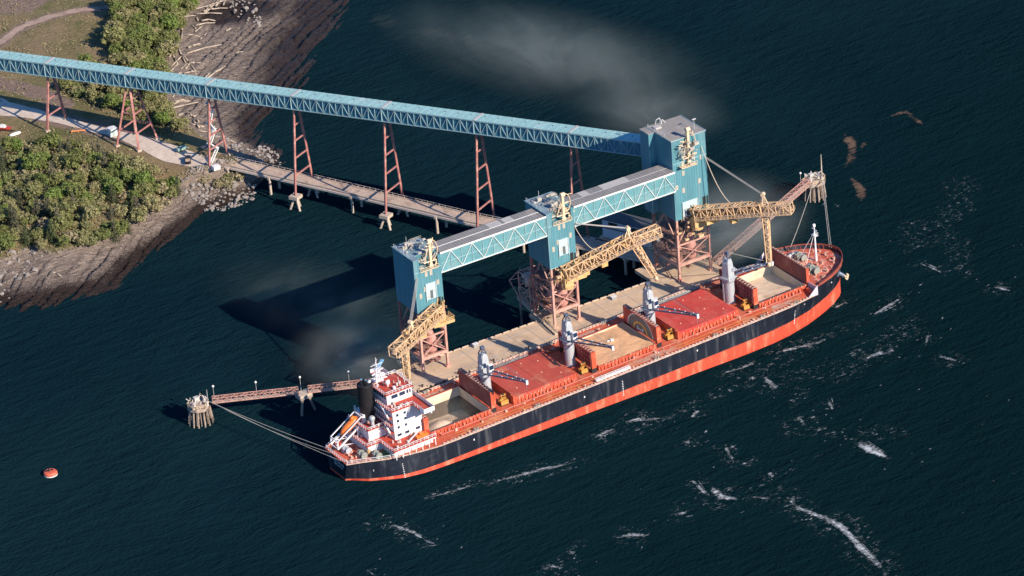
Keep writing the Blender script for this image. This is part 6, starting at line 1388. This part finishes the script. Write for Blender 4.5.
# ---------------------------------------------------------------- things on the land
def wheels(b, cx, cy, cz, d, r, L_, W_):
    for sx in (-1, 1):
        for sy in (-1, 1):
            p = Vector((cx, cy, cz))+d*(sx*L_*.31)+r*(sy*W_*.46); yield p
def car(x, y, ang, label, body, pickup=True, bed=None):
    z = ground_z(x, y)+.14; d = Vector((math.cos(ang), math.sin(ang), 0)); r = Vector((-d.y, d.x, 0)); t = thing('pickup_truck' if pickup else 'parked_van', label, 'pickup truck' if pickup else 'van', (x, y, z))
    def P(f, s, h): q = Vector((x, y, z))+d*f+r*s; return (q.x, q.y, z+h)
    def blk(b, f0, f1, s, z0, z1, ta=0, tb=0, ts=0): b.hexa([P(f0, -s, z0), P(f1, -s, z0), P(f1, s, z0), P(f0, s, z0), P(f0+ta, -s+ts, z1), P(f1-tb, -s+ts, z1), P(f1-tb, s-ts, z1), P(f0+ta, s-ts, z1)])
    b = MB(); blk(b, -2.8, 2.8, .98, .45, 1.0, .05, .1, .03)
    if pickup: blk(b, .0, 2.75, .96, 1.0, 1.2, 0, .25, .06); blk(b, -2.8, -2.7, .95, 1, 1.35); [b.hexa([P(-2.7, s0, 1.0), P(-.1, s0, 1.0), P(-.1, s0+.1, 1.0), P(-2.7, s0+.1, 1.0), P(-2.7, s0, 1.35), P(-.1, s0, 1.35), P(-.1, s0+.1, 1.35), P(-2.7, s0+.1, 1.35)]) for s0 in (-.95, .85)]
    b.build('body', body, t); b = MB(); blk(b, -.05 if pickup else -2.6, 1.7, .9, 1.2 if pickup else 1.0, 1.95, .15, .55, .12); b.build('cabin', body, t)
    b = MB(); blk(b, .0 if pickup else -2.5, 1.62, .915, 1.28, 1.75, .15, .45, .09); b.build('window', GL, t)
    if bed is not None: b = MB(); blk(b, -2.6, -.2, .8, 1.0, 1.25); b.build('load_bed', bed, t)
    for p in wheels(None, x, y, z+.4, d, r, 5.6, 1.96):
        b = MB(); b.tube(p-r*.13, p+r*.13, .4, .4, 12); b.build('wheel', DARK, t)
car(1.4, 206.4, math.radians(62), 'dark pickup truck with a tan load bed parked at the end of the gravel road', mat('dark car paint', (.015, .018, .025), .25, .1, 1), True, mat('tan load', (.60, .42, .28), .8, .2, 1))
sx, sy = -9.6, 241.6; sz = ground_z(sx, sy)
t = thing('shed', 'small pale green shed beside the gravel road at the four legged pylon', 'shed', (sx, sy, sz))
b = MB(); b.box(sx-1.4, sx+1.4, sy-1.2, sy+1.2, sz-.2, sz+2.7); b.build('wall', mat('pale green wall', (.60, .70, .64), .6, .1, .8), t); b = MB(); b.prism_y([(sx-1.6, sz+2.7), (sx+1.6, sz+2.7), (sx+1.6, sz+2.8), (sx, sz+3.0), (sx-1.6, sz+2.8)], sy-1.4, sy+1.4); b.build('roof', WHITE, t); b = MB(); b.box(sx-.5, sx+.5, sy-1.27, sy-1.21, sz, sz+2); b.build('door', mat('grey green door', (.35, .45, .42), .6, .1, 1), t)
for (x, y, lab, m1, ang) in ((-38.2, 269.6, 'small red and white boat on a trailer at the left edge of the land', mat('red boat hull', (.62, .07, .05), .4, .1, 1), 5.4), ):
    z = ground_z(x, y); t = thing('trailered_boat', lab, 'boat', (x, y, z)); d = Vector((math.cos(ang), math.sin(ang), 0)); r = Vector((-d.y, d.x, 0)); P = lambda f, s, h: tuple(Vector((x, y, z))+d*f+r*s+Vector((0, 0, h)))
    b = MB(); b.add([P(-3, -.9, 1.5), P(1.6, -1, 1.6), P(3.4, 0, 1.8), P(1.6, 1, 1.6), P(-3, .9, 1.5), P(-3, -.5, .7), P(1.4, -.5, .7), P(2.8, 0, .9), P(1.4, .5, .7), P(-3, .5, .7)], [(0, 5, 6, 1), (1, 6, 7, 2), (2, 7, 8, 3), (3, 8, 9, 4), (4, 9, 5, 0), (5, 9, 8, 7, 6), (0, 1, 2, 3, 4)]); b.build('hull', m1, t)
    b = MB(); b.hexa([P(-1.2, -.7, 1.6), P(1, -.7, 1.6), P(1, .7, 1.6), P(-1.2, .7, 1.6), P(-.9, -.5, 2.5), P(.5, -.5, 2.4), P(.5, .5, 2.4), P(-.9, .5, 2.5)]); b.build('cabin', WHITE, t)
    b = MB(); b.bar(P(-2.6, 0, .5), P(4.2, 0, .5), .3, .2); b.tube(P(-1, -1, .35), P(-1, 1, .35), .34, .34, 10); b.build('trailer', DARK, t)
x, y = -36.2, 264.6; z = ground_z(x, y); t = thing('skiff', 'white upturned skiff on the grass beside the trailered boat', 'skiff', (x, y, z)); b = MB(); b.lathe((x, y, z), [(1.3, 0), (1.1, .5), (.4, .75)], 12); o_ = b.build('hull', WHITE, t, smooth=True); o_.scale = (1.9, .7, 1); b = MB(); b.bar((x-1.6, y, z+.76), (x+1.6, y, z+.76), .12); b.build('keel', STEEL, t)
x, y = -17.4, 250.4; z = ground_z(x, y)
t = thing('barrier', 'orange barrier beside the shrubs left of the small shed', 'barrier', (x, y, z)); b = MB(); b.bar((x-3, y+1.4, z+.9), (x+1.2, y-.6, z+.9), .18, .5); b.build('rail', mat('orange board', (.70, .27, .10), .7, .2, 1), t); b = MB()
for f in (0, .5, 1): p = Vector((x-3, y+1.4, z)).lerp(Vector((x+1.2, y-.6, z)), f); b.bar(p, p+Vector((0, 0, 1.2)), .16)
b.build('post', mat('orange board', None), t)
for k, (x, y, col, lab) in enumerate(((3.4, 214.6, 'green', 'green equipment trailer in the shade beside the gravel road'), (11.0, 211.0, 'dark', 'dark equipment trailer in the shade by the stairway pylon'))):
    z = ground_z(x, y)+.1; t = thing('equipment_trailer', lab, 'trailer', (x, y, z)); m1 = mat('pale green paint', (.25, .38, .32), .6, .2, 1) if k == 0 else mat('dark grey paint', (.07, .08, .09), .6, .2, 1)
    b = MB(); b.box(x-1.8, x+1.8, y-.9, y+.9, z+.7, z+1.6); b.bar((x+1.8, y, z+.7), (x+3, y, z+.6), .15); b.build('tank', m1, t); b = MB()
    for s in (-.9, .9): b.tube((x-.3, y+s-.1, z+.4), (x-.3, y+s+.1, z+.4), .4, .4, 10)
    b.build('wheel', DARK, t)

# ---------------------------------------------------------------- drifting grain dust
def dust(name, c, rx, ry, rz, rot, dens, label, col=(.72, .80, .72), thr=.45, sc=.035, tilt=0):
    m = bpy.data.materials.new(name); m.use_nodes = True; N = m.node_tree.nodes; K = m.node_tree.links; N.remove(N['Principled BSDF'])
    pv = N.new('ShaderNodeVolumePrincipled'); pv.inputs['Color'].default_value = col+(1,); pv.inputs['Anisotropy'].default_value = .1
    tc = N.new('ShaderNodeTexCoord'); ln = N.new('ShaderNodeVectorMath'); ln.operation = 'LENGTH'; K.new(tc.outputs['Object'], ln.inputs[0])
    fall = N_range(N, K, ln.outputs['Value'], 1.0, .15)
    mp = N.new('ShaderNodeMapping'); mp.inputs['Scale'].default_value = (rx*sc*.7, ry*sc*1.7, rz*sc); K.new(tc.outputs['Object'], mp.inputs[0])
    nz = N_noise(N, K, mp.outputs[0], 1.0, 7, .68, 1.2); q = N_range(N, K, nz, thr, .74)
    d = N_math(N, K, 'MULTIPLY', N_math(N, K, 'MULTIPLY', N_math(N, K, 'MULTIPLY', fall, fall), q), dens); K.new(d, pv.inputs['Density'])
    K.new(pv.outputs[0], N['Material Output'].inputs['Volume'])
    import bmesh
    bm = bmesh.new(); bmesh.ops.create_icosphere(bm, subdivisions=2, radius=1); me = bpy.data.meshes.new(name); bm.to_mesh(me); bm.free(); me.materials.append(m)
    o = bpy.data.objects.new(name, me); COL.objects.link(o); o.location = c; o.scale = (rx, ry, rz); o.rotation_euler = (0, tilt, rot); tag(o, label, None, None, 'stuff')

dust('dust_plume', (140, 190, 14), 85, 34, 15, math.radians(112), .050, 'pale dust plume drifting over the water behind the tallest tower', thr=.36)
dust('dust_wisp', (143, 132, 11), 34, 22, 11, math.radians(130), .07, 'dense wisp of dust just behind the top of the tallest tower', thr=.36)
dust('dust_haze', (108, 36, 16), 36, 28, 17, 0, .11, 'haze of grain dust hanging behind the right loader', thr=.34)
dust('dust_drift', (-14, 90, 9), 26, 50, 10, math.radians(20), .022, 'thin dust drifting over the water beyond the left tower', thr=.38)
dust('dust_puff', (-24, 46, 10), 26, 28, 11, 0, .11, 'puff of dust behind the left loader', thr=.38)
w0 = SM @ Vector((-18, 0, 8)); dust('hold_dust', tuple(w0), 11, 9, 5, 0, .16, 'dust rising from the half empty aft hold', thr=.36, sc=.1)
w0 = SM @ Vector((103, 3, 9)); dust('hold_dust', tuple(w0), 9, 9, 6, 0, .12, 'dust rising from the forward open hold under the spout', thr=.36, sc=.1)
